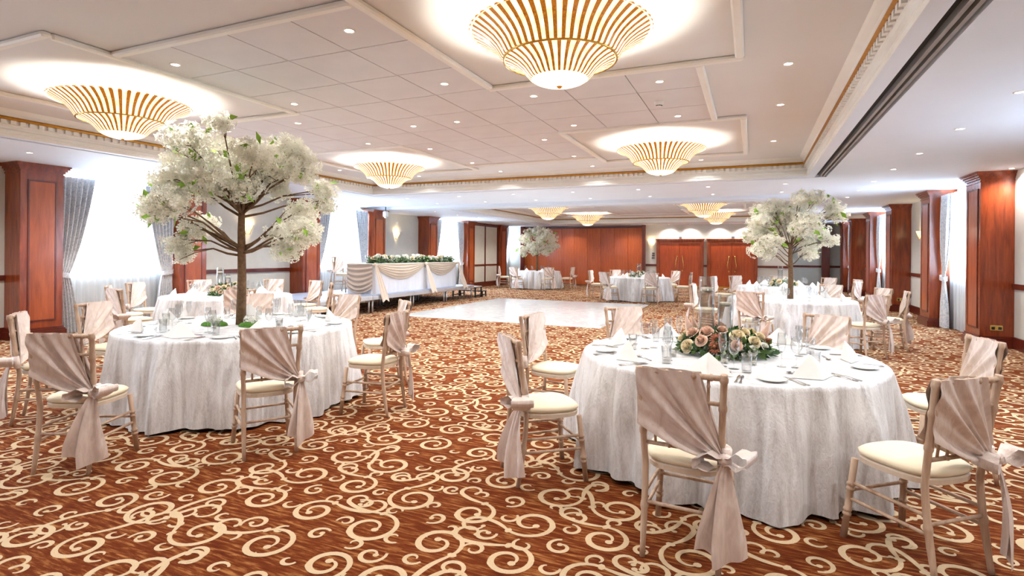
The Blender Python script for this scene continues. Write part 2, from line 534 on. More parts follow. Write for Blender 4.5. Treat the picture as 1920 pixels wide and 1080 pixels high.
def scroll_tile():
    rs = random.Random(11)
    strokes = []   # list of (points, widths)
    N = 4
    T = 1.62
    cell = T / N
    def spiral(cx, cy, a0, s, R, turns, rin, n):
        pts = []
        for i in range(n + 1):
            t = i / n
            r = R * (1 - t * (1 - rin)) 
            a = a0 + s * 2 * PI * turns * t
            pts.append((cx + r * math.cos(a), cy + r * math.sin(a)))
        return pts
    def blob(cx, cy, rx, ry, a):
        strokes.append(('blob', cx, cy, rx, ry, a))
    for i in range(N):
        for j in range(N):
            s = 1 if (i + j) % 2 == 0 else -1
            cx = (i + 0.5 + rs.uniform(-0.13, 0.13)) * cell
            cy = (j + 0.5 + rs.uniform(-0.13, 0.13)) * cell
            a0 = rs.uniform(0, 2 * PI)
            R = rs.uniform(0.125, 0.168)
            sp = spiral(cx, cy, a0, s, R, rs.uniform(1.25, 1.5), 0.26, 34)
            n = len(sp)
            strokes.append(('s', sp, [0.010 + 0.017 * math.sin(PI * min(1, 0.12 + k / n * 0.95)) for k in range(n)]))
            blob(sp[-1][0], sp[-1][1], 0.021, 0.021, 0)
            # outward tail, curling the other way
            x, y = sp[0]
            h = a0 - s * PI / 2
            tail = [(x, y)]
            L, m = rs.uniform(0.20, 0.30), 15
            kap = s * rs.uniform(2.0, 4.0)
            for k in range(m):
                h += kap * L / m * (1 if k > 3 else 0.2)
                x += math.cos(h) * L / m
                y += math.sin(h) * L / m
                tail.append((x, y))
            cr = rs.uniform(0.062, 0.085)
            for k in range(11):
                rr = cr * (1 - 0.45 * k / 11)
                h += (s if kap * s > 0 else -s) * 0.42
                x += math.cos(h) * rr * 0.42
                y += math.sin(h) * rr * 0.42
                tail.append((x, y))
            q = len(tail)
            strokes.append(('s', tail, [0.010 + 0.015 * math.sin(PI * min(1, (k / q) ** 0.8 * 1.02)) for k in range(q)]))
            blob(x, y, 0.014, 0.014, 0)
            blob(sp[0][0], sp[0][1], 0.026, 0.019, h)
            # leaf spur on the spiral
            k0 = rs.randint(8, 16)
            px, py = sp[k0]
            ang = math.atan2(py - cy, px - cx) + s * 0.9
            spur = []
            for k in range(9):
                t = k / 8
                ang += s * 0.16
                spur.append((px + math.cos(ang) * 0.075 * t, py + math.sin(ang) * 0.075 * t))
            strokes.append(('s', spur, [0.021 * (1 - t / 8) + 0.003 for t in range(9)]))
            # corner curls
            gx, gy = (i + rs.uniform(-0.12, 0.12)) * cell, (j + rs.uniform(-0.12, 0.12)) * cell
            sp2 = spiral(gx, gy, rs.uniform(0, 2 * PI), -s, rs.uniform(0.060, 0.082), rs.uniform(0.8, 1.15), 0.3, 18)
            strokes.append(('s', sp2, [0.008 + 0.013 * math.sin(PI * min(1, 0.1 + k / 19)) for k in range(19)]))
            blob(sp2[-1][0], sp2[-1][1], 0.016, 0.016, 0)
            for hx, hy in ((0.5, 0.0), (0.0, 0.5)):
                gx, gy = (i + hx + rs.uniform(-0.1, 0.1)) * cell, (j + hy + rs.uniform(-0.1, 0.1)) * cell
                sp3 = spiral(gx, gy, rs.uniform(0, 2 * PI), rs.choice((-1, 1)), rs.uniform(0.042, 0.062), rs.uniform(0.6, 1.0), 0.35, 14)
                strokes.append(('s', sp3, [0.006 + 0.013 * math.sin(PI * min(1, 0.1 + k / 15)) for k in range(15)]))
    V, Q = [], []
    for si, st in enumerate(strokes):
        zs_ = 0.0008 + 0.00001 * si
        if st[0] == 's':
            pts, w = st[1], st[2]
            base = len(V)
            for k, (x, y) in enumerate(pts):
                a = pts[max(0, k - 1)]
                b = pts[min(len(pts) - 1, k + 1)]
                dx, dy = b[0] - a[0], b[1] - a[1]
                l = math.hypot(dx, dy) or 1
                nx, ny = -dy / l * w[k] * 0.62, dx / l * w[k] * 0.62
                V.append((x + nx, y + ny, zs_)); V.append((x - nx, y - ny, zs_))
            for k in range(len(pts) - 1):
                Q.append((base + 2 * k, base + 2 * k + 1, base + 2 * k + 3, base + 2 * k + 2))
        else:
            _, cx, cy, rx, ry, a = st
            base = len(V)
            for k in range(8):
                t = 2 * PI * k / 8
                u, v = rx * math.cos(t), ry * math.sin(t)
                V.append((cx + u * math.cos(a) - v * math.sin(a), cy + u * math.sin(a) + v * math.cos(a), zs_))
            Q += [(base, base + 1, base + 2, base + 3), (base + 3, base + 4, base + 7, base), (base + 4, base + 5, base + 6, base + 7)]
    return np.array(V, np.float32), np.array(Q, np.int32), T

def carpet_scrolls():
    V, Q, T = scroll_tile()
    vs, qs = [], []
    o = 0
    nx = int(math.ceil((XR - XL) / T))
    ny = int(math.ceil((YF + 0.5 - (-1.0)) / T))
    for i in range(nx):
        for j in range(ny):
            W = V.copy()
            W[:, 0] += XL + i * T
            W[:, 1] += -1.0 + j * T
            vs.append(W)
            qs.append(Q + o)
            o += len(V)
    Vv = np.concatenate(vs)
    Vv[:, 0] = np.clip(Vv[:, 0], XL, XR)
    me = np_mesh('carpet_scrolls', 'scroll', Vv, np.concatenate(qs))
    o_ = link('carpet_scrolls', me, floor)
    o_['kind'] = 'stuff'
    o_['label'] = 'cream scroll pattern woven into the rust carpet'
carpet_scrolls()

# ================================================================== WALLS WITH WINDOWS
WIN_Z0, WIN_Z1 = 1.16, 2.84
LEFT_WINS = [(-0.7, 1.3), (5.66, 7.66), (11.86, 14.02), (18.02, 20.32), (24.46, 25.3)]  # first one is out of view, added only to bring in light
RIGHT_WINS = [(5.66, 7.66), (12.32, 14.34), (18.78, 20.86), (25.2, 26.6)]  # first one is out of view, added to cool and brighten the right soffit

def side_wall(name, x_in, x_out, wins, y_end):
    m = MB()
    x0, x1 = min(x_in, x_out), max(x_in, x_out)
    y = Y0 - 0.25
    for a, b in wins:
        m.box(x0, x1, y, a, 0, 3.4)
        m.box(x0, x1, a, b, 0, WIN_Z0)
        m.box(x0, x1, a, b, WIN_Z1, 3.4)
        y = b
    m.box(x0, x1, y, y_end, 0, 3.4)
    return struct(m.build(name, 'wall'))
wall_left = side_wall('wall_left', XL, XL - 0.28, LEFT_WINS, YF + 0.25)
wall_right = side_wall('wall_right', XR, XR + 0.28, RIGHT_WINS, YR + 0.25)
XREC = 1.50
wall_far = struct(MB().box(XL - 0.28, XREC, YF, YF + 0.25, 0, 3.4).build('wall_far', 'wall'))
wall_recess = struct(MB().box(XREC - 0.2, XR + 0.28, YR, YR + 0.25, 0, 3.4).box(XREC - 0.2, XREC, YF + 0.25, YR, 0, 3.4).build('wall_recess', 'wall'))
wall_rear = struct(MB().box(XL - 0.28, XR + 0.28, Y0 - 0.25, Y0, 0, 3.4).build('wall_rear', 'wall'))
for _w, _l in ((wall_left, 'pale papered wall with windows on the left side'), (wall_right, 'pale papered wall with windows on the right side'),
               (wall_far, 'pale far wall behind the wood partition and doors'), (wall_recess, 'grey wall of the recess at the far right'),
               (wall_rear, 'pale wall behind the viewpoint')):
    _w['label'] = _l

# window joinery, glass and daylight
def window(n, side, a, b):
    xm = (XL - 0.16) if side < 0 else (XR + 0.16)
    fr = MB()
    w = 0.06
    fr.box(xm - 0.03, xm + 0.03, a, a + w, WIN_Z0, WIN_Z1)
    fr.box(xm - 0.03, xm + 0.03, b - w, b, WIN_Z0, WIN_Z1)
    fr.box(xm - 0.03, xm + 0.03, a + w, b - w, WIN_Z0, WIN_Z0 + w)
    fr.box(xm - 0.03, xm + 0.03, a + w, b - w, WIN_Z1 - w, WIN_Z1)
    mid = (a + b) / 2
    fr.box(xm - 0.025, xm + 0.025, mid - 0.03, mid + 0.03, WIN_Z0 + w, WIN_Z1 - w)
    root = struct(fr.build(f'window_{n}', 'mould'))
    root['label'] = 'white framed window behind sheer curtains on the %s wall' % ('left' if side < 0 else 'right')  # the two added out-of-view windows carry this label as well
    for p, q in ((a + w, mid - 0.03), (mid + 0.03, b - w)):
        MB().box(xm - 0.004, xm + 0.004, p, q, WIN_Z0 + w, WIN_Z1 - w).build('pane', 'pane', root)
    d = light('daylight', 'AREA', ((XL - 0.55) if side < 0 else (XR + 0.55), mid, 2.0), P_WINDOW * (b - a) / 2.0 * (0.4 if b < 8 and side > 0 else 1.0), (0.72, 0.86, 1.0),
              shape='RECTANGLE', size=1.75, size_y=(b - a))
    d.rotation_euler = (0, -PI / 2, 0) if side < 0 else (0, PI / 2, 0)
n_ = 1
for a_, b_ in LEFT_WINS:
    window(n_, -1, a_, b_); n_ += 1
for a_, b_ in RIGHT_WINS:
    window(n_, 1, a_, b_); n_ += 1

# ================================================================== CEILING
def ring_boxes(m, outer, inner, z0, z1):
    X0, X1, Ya, Yb = outer
    x0, x1, ya, yb = inner
    if x0 > X0: m.box(X0, x0, Ya, Yb, z0, z1)
    if X1 > x1: m.box(x1, X1, Ya, Yb, z0, z1)
    m.box(x0, x1, Ya, ya, z0, z1)
    m.box(x0, x1, yb, Yb, z0, z1)

S1o = (-8.83, 1.22, 1.27, 11.39)
S1i = (-8.76, 1.03, 1.34, 11.33)
S2o = (-8.62, 1.50, 14.88, 23.86)
S2i = (-8.56, 1.31, 14.94, 23.80)
XB = 1.56     # the lower soffit of the far half ends here
YB = 14.30
cl = MB()
ring_boxes(cl, (XL, XR, Y0, YB), S1o, ZS, ZS + 0.12)
ring_boxes(cl, S1i, C1, ZS, ZS + 0.12)
cl.box(XB, XR, YB, YR, ZS, ZS + 0.12)
ceiling = struct(cl.build('ceiling', 'soffit'))
ceiling['label'] = 'white soffit ceiling around the raised coffers'
cl2 = MB()
ring_boxes(cl2, (XL, XB, YB, YF), S2o, ZS2, ZS2 + 0.2)
ring_boxes(cl2, S2i, C2, ZS2, ZS2 + 0.2)
cl2.box(XREC, XB, YF, YR, ZS2, ZS2 + 0.2)
cl2.build('lower_soffit', 'soffit', ceiling)
# shadow slots and the linear air diffusers
def slot(o, i, z, name):
    m = MB()
    ring_boxes(m, (o[0] - 0.02, o[1] + 0.02, o[2] - 0.02, o[3] + 0.02), (i[0] + 0.02, i[1] - 0.02, i[2] + 0.02, i[3] - 0.02), z + 0.05, z + 0.09)
    m.build(name, 'black', ceiling)
    w = o[1] - i[1]
    for k in (0.36, 0.66):
        x = i[1] + w * k
        MB().box(x, x + 0.028, i[2], i[3], z - 0.001, z + 0.05).build('diffuser_fin', 'fin', ceiling)
slot(S1o, S1i, ZS, 'shadow_slot')
slot(S2o, S2i, ZS2, 'shadow_slot')

def cornice(c, zs, zc):
    x0, x1, y0, y1 = c
    h = zc - zs
    def sweep(prof, name, mat):
        rings = []
        for d, z in prof:
            d += 0.006
            rings.append([(x0 + d, y0 + d, z), (x1 - d, y0 + d, z), (x1 - d, y1 - d, z), (x0 + d, y1 - d, z)])
        MB().loft(rings).build(name, mat, ceiling)
    q = lambda t: zs + t * h
    sweep([(-0.004, q(-0.012)), (0.0, q(-0.012)), (0.0, q(0.12)), (0.012, q(0.13)), (0.012, q(0.26)), (0.0, q(0.28)), (0.0, q(0.38)), (0.02, q(0.42)), (0.02, q(0.62)), (0.0, q(0.63))], 'cornice', 'mould')
    sweep([(-0.01, q(0.62)), (0.055, q(0.62)), (0.078, q(0.68)), (0.06, q(0.745)), (-0.01, q(0.745))], 'gilt_rail', 'gold')
    sweep([(0.02, q(0.73)), (0.06, q(0.75)), (0.075, q(0.86)), (0.12, q(0.95)), (0.14, q(1.0))], 'cornice', 'mould')
    # dentil course below the gilt rail
    m = MB()
    st, dw, dd = 0.10, 0.056, 0.042
    za, zb = q(0.46), q(0.61)
    k = x0 + 0.06
    while k < x1 - 0.06:
        for y, s in ((y0 + 0.02, 1), (y1 - 0.02, -1)):
            m.box(k, k + dw, min(y, y + s * dd), max(y, y + s * dd), za, zb)
        k += st
    k = y0 + 0.06
    while k < y1 - 0.06:
        for x, s in ((x0 + 0.02, 1), (x1 - 0.02, -1)):
            m.box(min(x, x + s * dd), max(x, x + s * dd), k, k + dw, za, zb)
        k += st
    d_ = m.build('dentil_course', 'mould', ceiling)
    d_['kind'] = 'stuff'
cornice(C1, ZS, ZC)
cornice(C2, ZS2, ZC2)
MB().box(C1[0] - 0.1, C1[1] + 0.1, C1[2] - 0.1, C1[3] + 0.1, ZC, ZC + 0.1).build('coffer_ceiling', 'ceil', ceiling)
MB().box(C2[0] - 0.1, C2[1] + 0.1, C2[2] - 0.1, C2[3] + 0.1, ZC2, ZC2 + 0.1).build('coffer_ceiling', 'ceil', ceiling)

def coffer_fields(cx, cy, z, fx, fy):
    """four lamp fields and a cross of ceiling tiles, each framed by a moulding"""
    tm = {}
    def tile(x0, x1, y0, y1):
        key = (round(x1 - x0, 3), round(y1 - y0, 3))
        if key not in tm:
            tm[key] = MB().box(-key[0] / 2, key[0] / 2, -key[1] / 2, key[1] / 2, -0.016, 0.0).mesh('ceiling_tile', 'tile')
        link('ceiling_tile', tm[key], ceiling, ((x0 + x1) / 2, (y0 + y1) / 2, z))
    g = 0.006
    xi, xo, xw = 1.35 * fx, 3.76 * fx, 3.42 * fx
    yi, yo, yw = 1.12 * fy, 3.78 * fy, 3.27 * fy
    # middle band
    xs = [-xw + k * (xw - xi) / 3 for k in range(3)] + [-xi + k * xi / 2 for k in range(4)] + [xi + k * (xw - xi) / 3 for k in range(4)]
    ys = [-yi + k * 2 * yi / 3 for k in range(4)]
    for a, b in zip(xs[:-1], xs[1:]):
        for c, d in zip(ys[:-1], ys[1:]):
            tile(cx + a + g, cx + b - g, cy + c + g, cy + d - g)
    xs = [-xi + k * xi / 2 for k in range(5)]
    for s in (-1, 1):
        ys = [s * (yi + k * (yw - yi) / 3) for k in range(4)]
        ys.sort()
        for a, b in zip(xs[:-1], xs[1:]):
            for c, d in zip(ys[:-1], ys[1:]):
                tile(cx + a + g, cx + b - g, cy + c + g, cy + d - g)
    w, dp = 0.075, 0.045
    def bar(x0, x1, y0, y1):
        MB().bevbox(min(x0, x1), max(x0, x1), min(y0, y1), max(y0, y1), z - dp, z + 0.004, 0.014).build('ceiling_moulding', 'mould', ceiling)
    for sx in (-1, 1):
        for sy in (-1, 1):
            x0, x1 = sorted((cx + sx * xi, cx + sx * xo))
            y0, y1 = sorted((cy + sy * yi, cy + sy * yo))
            bar(x0 - w / 2, x1 + w / 2, y0 - w / 2, y0 + w / 2)
            bar(x0 - w / 2, x1 + w / 2, y1 - w / 2, y1 + w / 2)
            bar(x0 - w / 2, x0 + w / 2, y0 + w / 2, y1 - w / 2)
            bar(x1 - w / 2, x1 + w / 2, y0 + w / 2, y1 - w / 2)
        bar(cx + sx * xw - w / 2, cx + sx * xw + w / 2, cy - yi + w / 2, cy + yi - w / 2)
    for sy in (-1, 1):
        bar(cx - xi + w / 2, cx + xi - w / 2, cy + sy * yw - w / 2, cy + sy * yw + w / 2)
CX1, CY1 = -3.87, 6.31
CX2, CY2 = -3.65, 19.35
coffer_fields(CX1, CY1, ZC, 1.0, 1.0)
coffer_fields(CX2, CY2, ZC2, 1.0, 0.88)

# ---------------------------------------------------------------- recessed downlights
def make_downlight():
    r = MB().lathe([(0.033, 0.0), (0.036, -0.006), (0.047, -0.006), (0.05, 0.0)], 20).build('downlight', 'mould')
    MB().lathe([(0.001, -0.003), (0.034, -0.003)], 20).build('lens', 'frosted', r)
    return r
DL = Proto(make_downlight())
spot_data = bpy.data.lights.new('downlight_lamp', 'SPOT')
spot_data.energy = P_SPOT
spot_data.color = (1.0, 0.975, 0.945)
spot_data.spot_size = math.radians(135)
spot_data.spot_blend = 0.8
spot_data.shadow_soft_size = 0.03
def downlight(x, y, z, label, group, on=True):
    o = DL.place((x, y, z), 0, label, group, 'downlight')
    if on:
        s = bpy.data.objects.new('downlight_lamp', spot_data)
        COL.objects.link(s)
        s.location = (0, 0, -0.035)
        s.parent = o
ORD = ['first', 'second', 'third', 'fourth', 'fifth', 'sixth', 'seventh', 'eighth', 'ninth', 'tenth', 'eleventh', 'twelfth', 'thirteenth', 'fourteenth', 'fifteenth',
       'sixteenth', 'seventeenth', 'eighteenth', 'nineteenth', 'twentieth']
zt = ZC - 0.016
def light_grid(pts, where, group):
    rows = {}
    for x, y, z in pts:
        rows.setdefault(round(y / 0.3), []).append((x, y, z))
    for ri, k in enumerate(sorted(rows, reverse=True)):
        row = sorted(rows[k])
        for ci, (x, y, z) in enumerate(row):
            lb = 'downlight in %s, %s row from the far end' % (where, ORD[ri])
            if len(row) > 1:
                lb += ', %s from left' % ORD[ci]
            downlight(x, y, z, lb, group)
light_grid([(x, y, zt) for x, y in [(-4.93, 3.42), (-2.9, 3.42), (-4.93, 4.87), (-2.9, 4.87), (-6.95, 5.62), (-5.62, 5.62), (-2.21, 5.62), (-0.86, 5.62),
             (-4.26, 6.34), (-3.58, 6.34), (-6.95, 7.1), (-5.62, 7.1), (-2.21, 7.1), (-0.86, 7.1), (-4.93, 7.83), (-2.9, 7.83), (-4.93, 9.34), (-2.9, 9.34)]]
           + [(x, y, ZC) for x, y in [(0.29, 3.4), (0.29, 5.58), (0.29, 7.06), (0.29, 9.26), (-8.08, 3.4), (-8.08, 5.58), (-8.08, 7.06), (-8.08, 9.26),
             (-6.98, 10.63), (-4.93, 10.63), (-2.92, 10.63), (-0.87, 10.63), (-6.98, 1.95), (-4.93, 1.95), (-2.92, 1.95), (-0.87, 1.95)]],
           'the near coffer', 'downlights in the near coffer')
light_grid([(2.11, y, ZS) for y in (-2.0, 0.0, 1.6, 3.1, 4.6, 6.09, 7.6, 9.2, 10.72, 12.32, 13.9, 15.45, 16.95, 18.4, 20.0, 21.6, 23.2, 24.8)],
           'the right aisle soffit', 'downlights in the right aisle')
downlight(3.80, 11.25, ZS, 'small downlight close beside the nearest right pilaster top', None)
light_grid([(-9.78, y, ZS) for y in (-2.0, 0.0, 1.6, 3.1, 4.57, 6.12, 7.65, 9.2, 10.7, 12.25, 13.7)] + [(-9.55, y, ZS2) for y in (15.5, 17.0, 18.6, 20.1, 21.6, 23.1)],
           'the left aisle soffit', 'downlights in the left aisle')
light_grid([(x, y, ZS) for y in (12.17, 13.68) for x in (-8.35, -6.8, -5.3, -3.8, -2.3, -0.85, 0.6)], 'the cross soffit', 'downlights in the cross soffit')
light_grid([(x, y, ZS) for y in (-0.2, -2.2) for x in (-8.35, -5.3, -2.3, 0.6)], 'an added unseen fill grid', 'added fill downlights above the viewpoint')  # out of view, added to light the room from behind the camera
light_grid([(-7.68, 18.3, ZC2), (-5.0, 18.3, ZC2), (-4.72, 17.6, ZC2), (-4.07, 19.3, ZC2), (-5.75, 20.1, ZC2), (-4.77, 21.0, ZC2), (-4.77, 22.4, ZC2), (-3.43, 19.3, ZC2),
            (-2.76, 17.6, ZC2), (-2.79, 21.0, ZC2), (-2.83, 22.4, ZC2), (0.4, 17.6, ZC2), (0.4, 20.1, ZC2)], 'the far coffer', 'downlights in the far coffer')
for k, x in enumerate((-7.96, -5.15, -3.4, -2.5, -1.3, -0.3)):
    downlight(x, YF - (0.9 if k < 2 else 0.3), ZS2, 'tiny downlight washing the far wall, %s from left' % ORD[k], 'downlights along the far wall')

# ---------------------------------------------------------------- tiered glass ceiling lamps
def lamp_radius(t):   # t from 0 (bowl rim) to 1 (outer rim)
    return 0
UP = [(0.415, -0.205), (0.43, -0.195), (0.448, -0.165), (0.475, -0.125), (0.515, -0.085), (0.565, -0.05), (0.615, -0.022), (0.65, -0.004), (0.668, -0.012)]
LO = [(0.208, -0.345), (0.222, -0.338), (0.242, -0.315), (0.272, -0.28), (0.315, -0.245), (0.365, -0.218), (0.405, -0.203), (0.418, -0.205)]
BO = [(0.002, -0.398), (0.05, -0.396), (0.10, -0.388), (0.15, -0.374), (0.185, -0.36), (0.210, -0.343)]
def rib_mesh(prof, hw, off, name):
    m = MB()
    ring = []
    n = len(prof)
    for k, (r, z) in enumerate(prof):
        a = prof[max(0, k - 1)]; b = prof[min(n - 1, k + 1)]
        dr, dz = b[0] - a[0], b[1] - a[1]
        l = math.hypot(dr, dz)
        nr, nz = dz / l, -dr / l
        w = hw * r
        ro, zo = r + nr * off, z + nz * off
        ring.append([(r, -w, z), (ro, -w * 0.6, zo), (ro, w * 0.6, zo), (r, w, z)])
    m.loft(ring, closed=True, cap=True, smooth=False)
    return m
NU, NLO = 52, 38
def make_lamp(full):
    root = thing('ceiling_lamp', 'x', 'lamp')
    MB().lathe(UP, 52, smooth=True).build('upper_tier', 'lampglass', root)
    MB().lathe(LO, 52, smooth=True).build('lower_tier', 'lampglass', root)
    bo = MB().lathe(BO, 40, smooth=True).build('bowl', 'lampbowl', root)
    st = MB()
    for k in range(6):
        a = k * PI / 3 + 0.3
        st.add([(0.16 * math.cos(a), 0.16 * math.sin(a), -0.374), (0.012 * math.cos(a + 1.57), 0.012 * math.sin(a + 1.57), -0.401),
                (0.012 * math.cos(a - 1.57), 0.012 * math.sin(a - 1.57), -0.401)], [(0, 1, 2)])
    st.lathe([(0.001, -0.414), (0.014, -0.408), (0.02, -0.396)], 10)
    st.build('star_finial', 'lamprib', bo)
    MB().tube([(0, 0, -0.34), (0, 0, 0.11)], 0.018, 10).build('stem', 'brass', root)
    MB().lathe([(0.001, 0.10), (0.10, 0.10), (0.12, 0.118)], 20).build('ceiling_rose', 'brass', root)
    MB().lathe([(0.412, -0.211), (0.424, -0.211), (0.424, -0.198), (0.412, -0.198), (0.412, -0.211)], 40).build('tier_ring', 'brass', root)
    if full:
        mu = rib_mesh(UP, 0.028, -0.012, 'rib').mesh('rib', 'lamprib')
        ml = rib_mesh(LO, 0.035, -0.010, 'rib').mesh('rib', 'lamprib')
        for k in range(NU):
            link('rib', mu, root, None, 2 * PI * k / NU)
        for k in range(NLO):
            link('rib', ml, root, None, 2 * PI * (k + 0.3) / NLO)
    else:
        m = MB()
        for prof, hw, off, n in ((UP, 0.034, -0.014, NU), (LO, 0.045, -0.012, NLO)):
            b = rib_mesh(prof, hw, off, 'rib')
            for k in range(n):
                c, s = math.cos(2 * PI * k / n), math.sin(2 * PI * k / n)
                m.add([(x * c - y * s, x * s + y * c, z) for x, y, z in b.v], b.f)
        r = m.build('rib_bundle', 'lamprib', root)
        r['kind'] = 'stuff'
    d = bpy.data.lights.new('lamp_bulb', 'POINT')
    d.energy = P_CHAND
    d.color = (1.0, 0.95, 0.82)
    d.shadow_soft_size = 0.06
    lo = bpy.data.objects.new('lamp_bulb', d)
    COL.objects.link(lo)
    lo.parent = root
    lo.location = (0, 0, -0.19)
    return root
LP = Proto(make_lamp(True))
LPF = Proto(make_lamp(False))
dx, dy = 2.555, 2.45
for sx, sy, lb in ((1, -1, 'largest tiered amber-ribbed glass ceiling lamp, nearest the viewer at top centre'),
                   (-1, -1, 'tiered amber-ribbed glass ceiling lamp above the near blossom tree at left'),
                   (-1, 1, 'tiered amber-ribbed glass ceiling lamp near the far left corner of the near coffer'),
                   (1, 1, 'tiered amber-ribbed glass ceiling lamp near the far right corner of the near coffer')):
    LP.place((CX1 + sx * dx, CY1 + sy * dy, 3.135), 0.02, lb, 'ceiling lamps of the near coffer')
for x, y, lb in ((-6.25, 17.3, 'small far ceiling lamp, left and nearer one of the far coffer'), (-6.05, 21.4, 'small far ceiling lamp, left and farther one of the far coffer'),
                 (-1.35, 17.5, 'small far ceiling lamp, right and nearer one of the far coffer'), (-1.22, 21.6, 'small far ceiling lamp, right and farther one of the far coffer')):
    LPF.place((x, y, 3.03), 0.02, lb, 'ceiling lamps of the far coffer')

# ================================================================== PILASTERS, RAILS, SKIRTING
def pilaster(n, side, y0, y1, ztop, label):
    """side -1: on the left wall (front faces +x); +1: on the right wall"""
    w, s = y1 - y0, side
    xf, xw = (XPL, XL) if s < 0 else (XPR, XR)
    def bx(m, d0, out, ya, yb, z0, z1):      # out = how far in front of the shaft face
        xa = xf - s * out
        m.box(min(xa, xw), max(xa, xw), ya, yb, z0, z1)
    root = struct(thing(f'trim_{n}', label, 'pilaster', ((xf + xw) / 2, (y0 + y1) / 2, 0)))
    del root['category']
    ox, oy = root.location.x, root.location.y
    def fin(m, name, mat, par=root):
        m.v = [(x - ox, y - oy, z) for x, y, z in m.v]
        return m.build(name, mat, par)
    m = MB(); bx(m, 0, 0, y0, y1, 0.0, ztop - 0.02); sh = fin(m, 'shaft', 'wood')
    m = MB()
    m_in, zb, zt2 = 0.10, 0.30, ztop - 0.27
    xa, xb = xf, xf - s * 0.012
    t = 0.025
    for ya, yb, za, zc in ((y0 + m_in, y1 - m_in, zb, zb + t), (y0 + m_in, y1 - m_in, zt2 - t, zt2), (y0 + m_in, y0 + m_in + t, zb + t, zt2 - t), (y1 - m_in - t, y1 - m_in, zb + t, zt2 - t)):
        m.box(min(xa, xb), max(xa, xb), ya, yb, za, zc)
    fin(m, 'panel_moulding', 'wooddk')
    m = MB(); xb = xf - s * 0.006
    m.box(min(xf, xb), max(xf, xb), y0 + m_in + t, y1 - m_in - t, zb + t, zt2 - t)
    fin(m, 'panel', 'woodp')
    m = MB()
    for z0, z1, o in ((0.0, 0.13, 0.045), (0.13, 0.16, 0.03), (0.16, 0.19, 0.015)):
        bx(m, 0, o, y0 - o, y1 + o, z0, z1)
    fin(m, 'plinth', 'wooddk')
    m = MB()
    for z0, z1, o in ((ztop - 0.17, ztop - 0.145, 0.012), (ztop - 0.12, ztop - 0.09, 0.022), (ztop - 0.09, ztop - 0.055, 0.045), (ztop - 0.055, ztop - 0.025, 0.07), (ztop - 0.025, ztop, 0.085)):
        bx(m, 0, o, y0 - o, y1 + o, z0, z1)
    fin(m, 'capital', 'wood')
    return root
PL = [(4.99, 5.60, 'mahogany panelled pilaster, tallest at the far left edge of the picture'),
      (7.72, 8.33, 'mahogany pilaster behind the near blossom tree, right of the first left window'),
      (11.15, 11.78, 'mahogany pilaster left of the second left window, behind blossom'),
      (14.11, 14.72, 'mahogany pilaster behind the left half of the top table'),
      (17.35, 17.95, 'mahogany pilaster behind the right half of the top table'),
      (20.39, 21.02, 'mahogany pilaster just right of the stage, beside the fabric panels'),
      (23.64, 24.38, 'mahogany pilaster right of the fabric panels in the far left corner')]
tn = 1
for y0_, y1_, lb in PL:
    pilaster(tn, -1, y0_, y1_, ZS if y1_ < YB else ZS2, lb); tn += 1
PR = [(11.56, 12.23, 'mahogany pilaster nearest the viewer on the right wall, with a brass socket'),
      (14.42, 15.11, 'second mahogany pilaster from the near end of the right wall'),
      (17.97, 18.69, 'third mahogany pilaster from the near end of the right wall'),
      (20.94, 21.67, 'fourth mahogany pilaster from the near end of the right wall'),
      (24.40, 25.08, 'fifth mahogany pilaster from the near end of the right wall'),
      (26.70, 27.50, 'farthest mahogany pilaster of the right wall')]
for y0_, y1_, lb in PR:
    pilaster(tn, 1, y0_, y1_, ZS, lb); tn += 1

def wall_run(name, label, boxes, mat='wooddk'):
    m = MB()
    for b in boxes:
        m.box(*b)
    o = struct(m.build(name, mat))
    o['label'] = label
    return o
def runs(y_start, y_end, blocks):
    out, y = [], y_start
    for a, b in sorted(blocks):
        if a > y: out.append((y, a))
        y = max(y, b)
    if y < y_end: out.append((y, y_end))
    return out
lb_ = [(a, b) for a, b, _ in PL]
rb_ = [(a, b) for a, b, _ in PR]
lw = LEFT_WINS + [(21.02, 23.64)]
run_l = runs(Y0, YF, lb_ + [(a - 0.06, b + 0.06) for a, b in lw])
run_r = runs(Y0, YR, rb_ + [(a - 0.06, b + 0.06) for a, b in RIGHT_WINS])
wall_run('trim_20', 'dark wood dado rail along the left wall', [(XL, XL + 0.035, a, b, 0.98, 1.07) for a, b in run_l])
wall_run('trim_21', 'dark wood dado rail along the right wall', [(XR - 0.035, XR, a, b, 0.98, 1.07) for a, b in run_r])
wall_run('baseboard_left', 'dark wood skirting along the left wall', [(XL, XL + 0.03, a, b, 0.0, 0.2) for a, b in runs(Y0, YF, lb_)])
wall_run('baseboard_right', 'dark wood skirting along the right wall', [(XR - 0.03, XR, a, b, 0.0, 0.2) for a, b in runs(Y0, YR, rb_)])

# fabric wall panels between two left pilasters
pf = MB()
px0, px1 = XL, XL + 0.33
ys_ = (21.08, 22.30, 23.60)
pf.box(px0, px1 - 0.03, 21.02, 23.64, 0.0, ZS2)
fp = struct(pf.build('trim_22', 'wood'))
fp['label'] = 'framed wall of four beige fabric panels between two left pilasters'
for a, b in zip(ys_[:-1], ys_[1:]):
    for z0, z1 in ((0.22, 0.94), (1.0, ZS2 - 0.14)):
        MB().box(px1 - 0.03, px1 - 0.012, a + 0.06, b - 0.05, z0, z1).build('fabric_panel', 'beigepanel', fp)
for y in ys_:
    MB().box(px1 - 0.03, px1 + 0.012, y - 0.035, y + 0.035, 0.16, ZS2).build('stile', 'wooddk', fp)
for z in (0.16, 0.97, ZS2 - 0.1):
    MB().box(px1 - 0.03, px1 + 0.012, ys_[0], ys_[-1], z - 0.035, z + 0.035).build('rail', 'wooddk', fp)
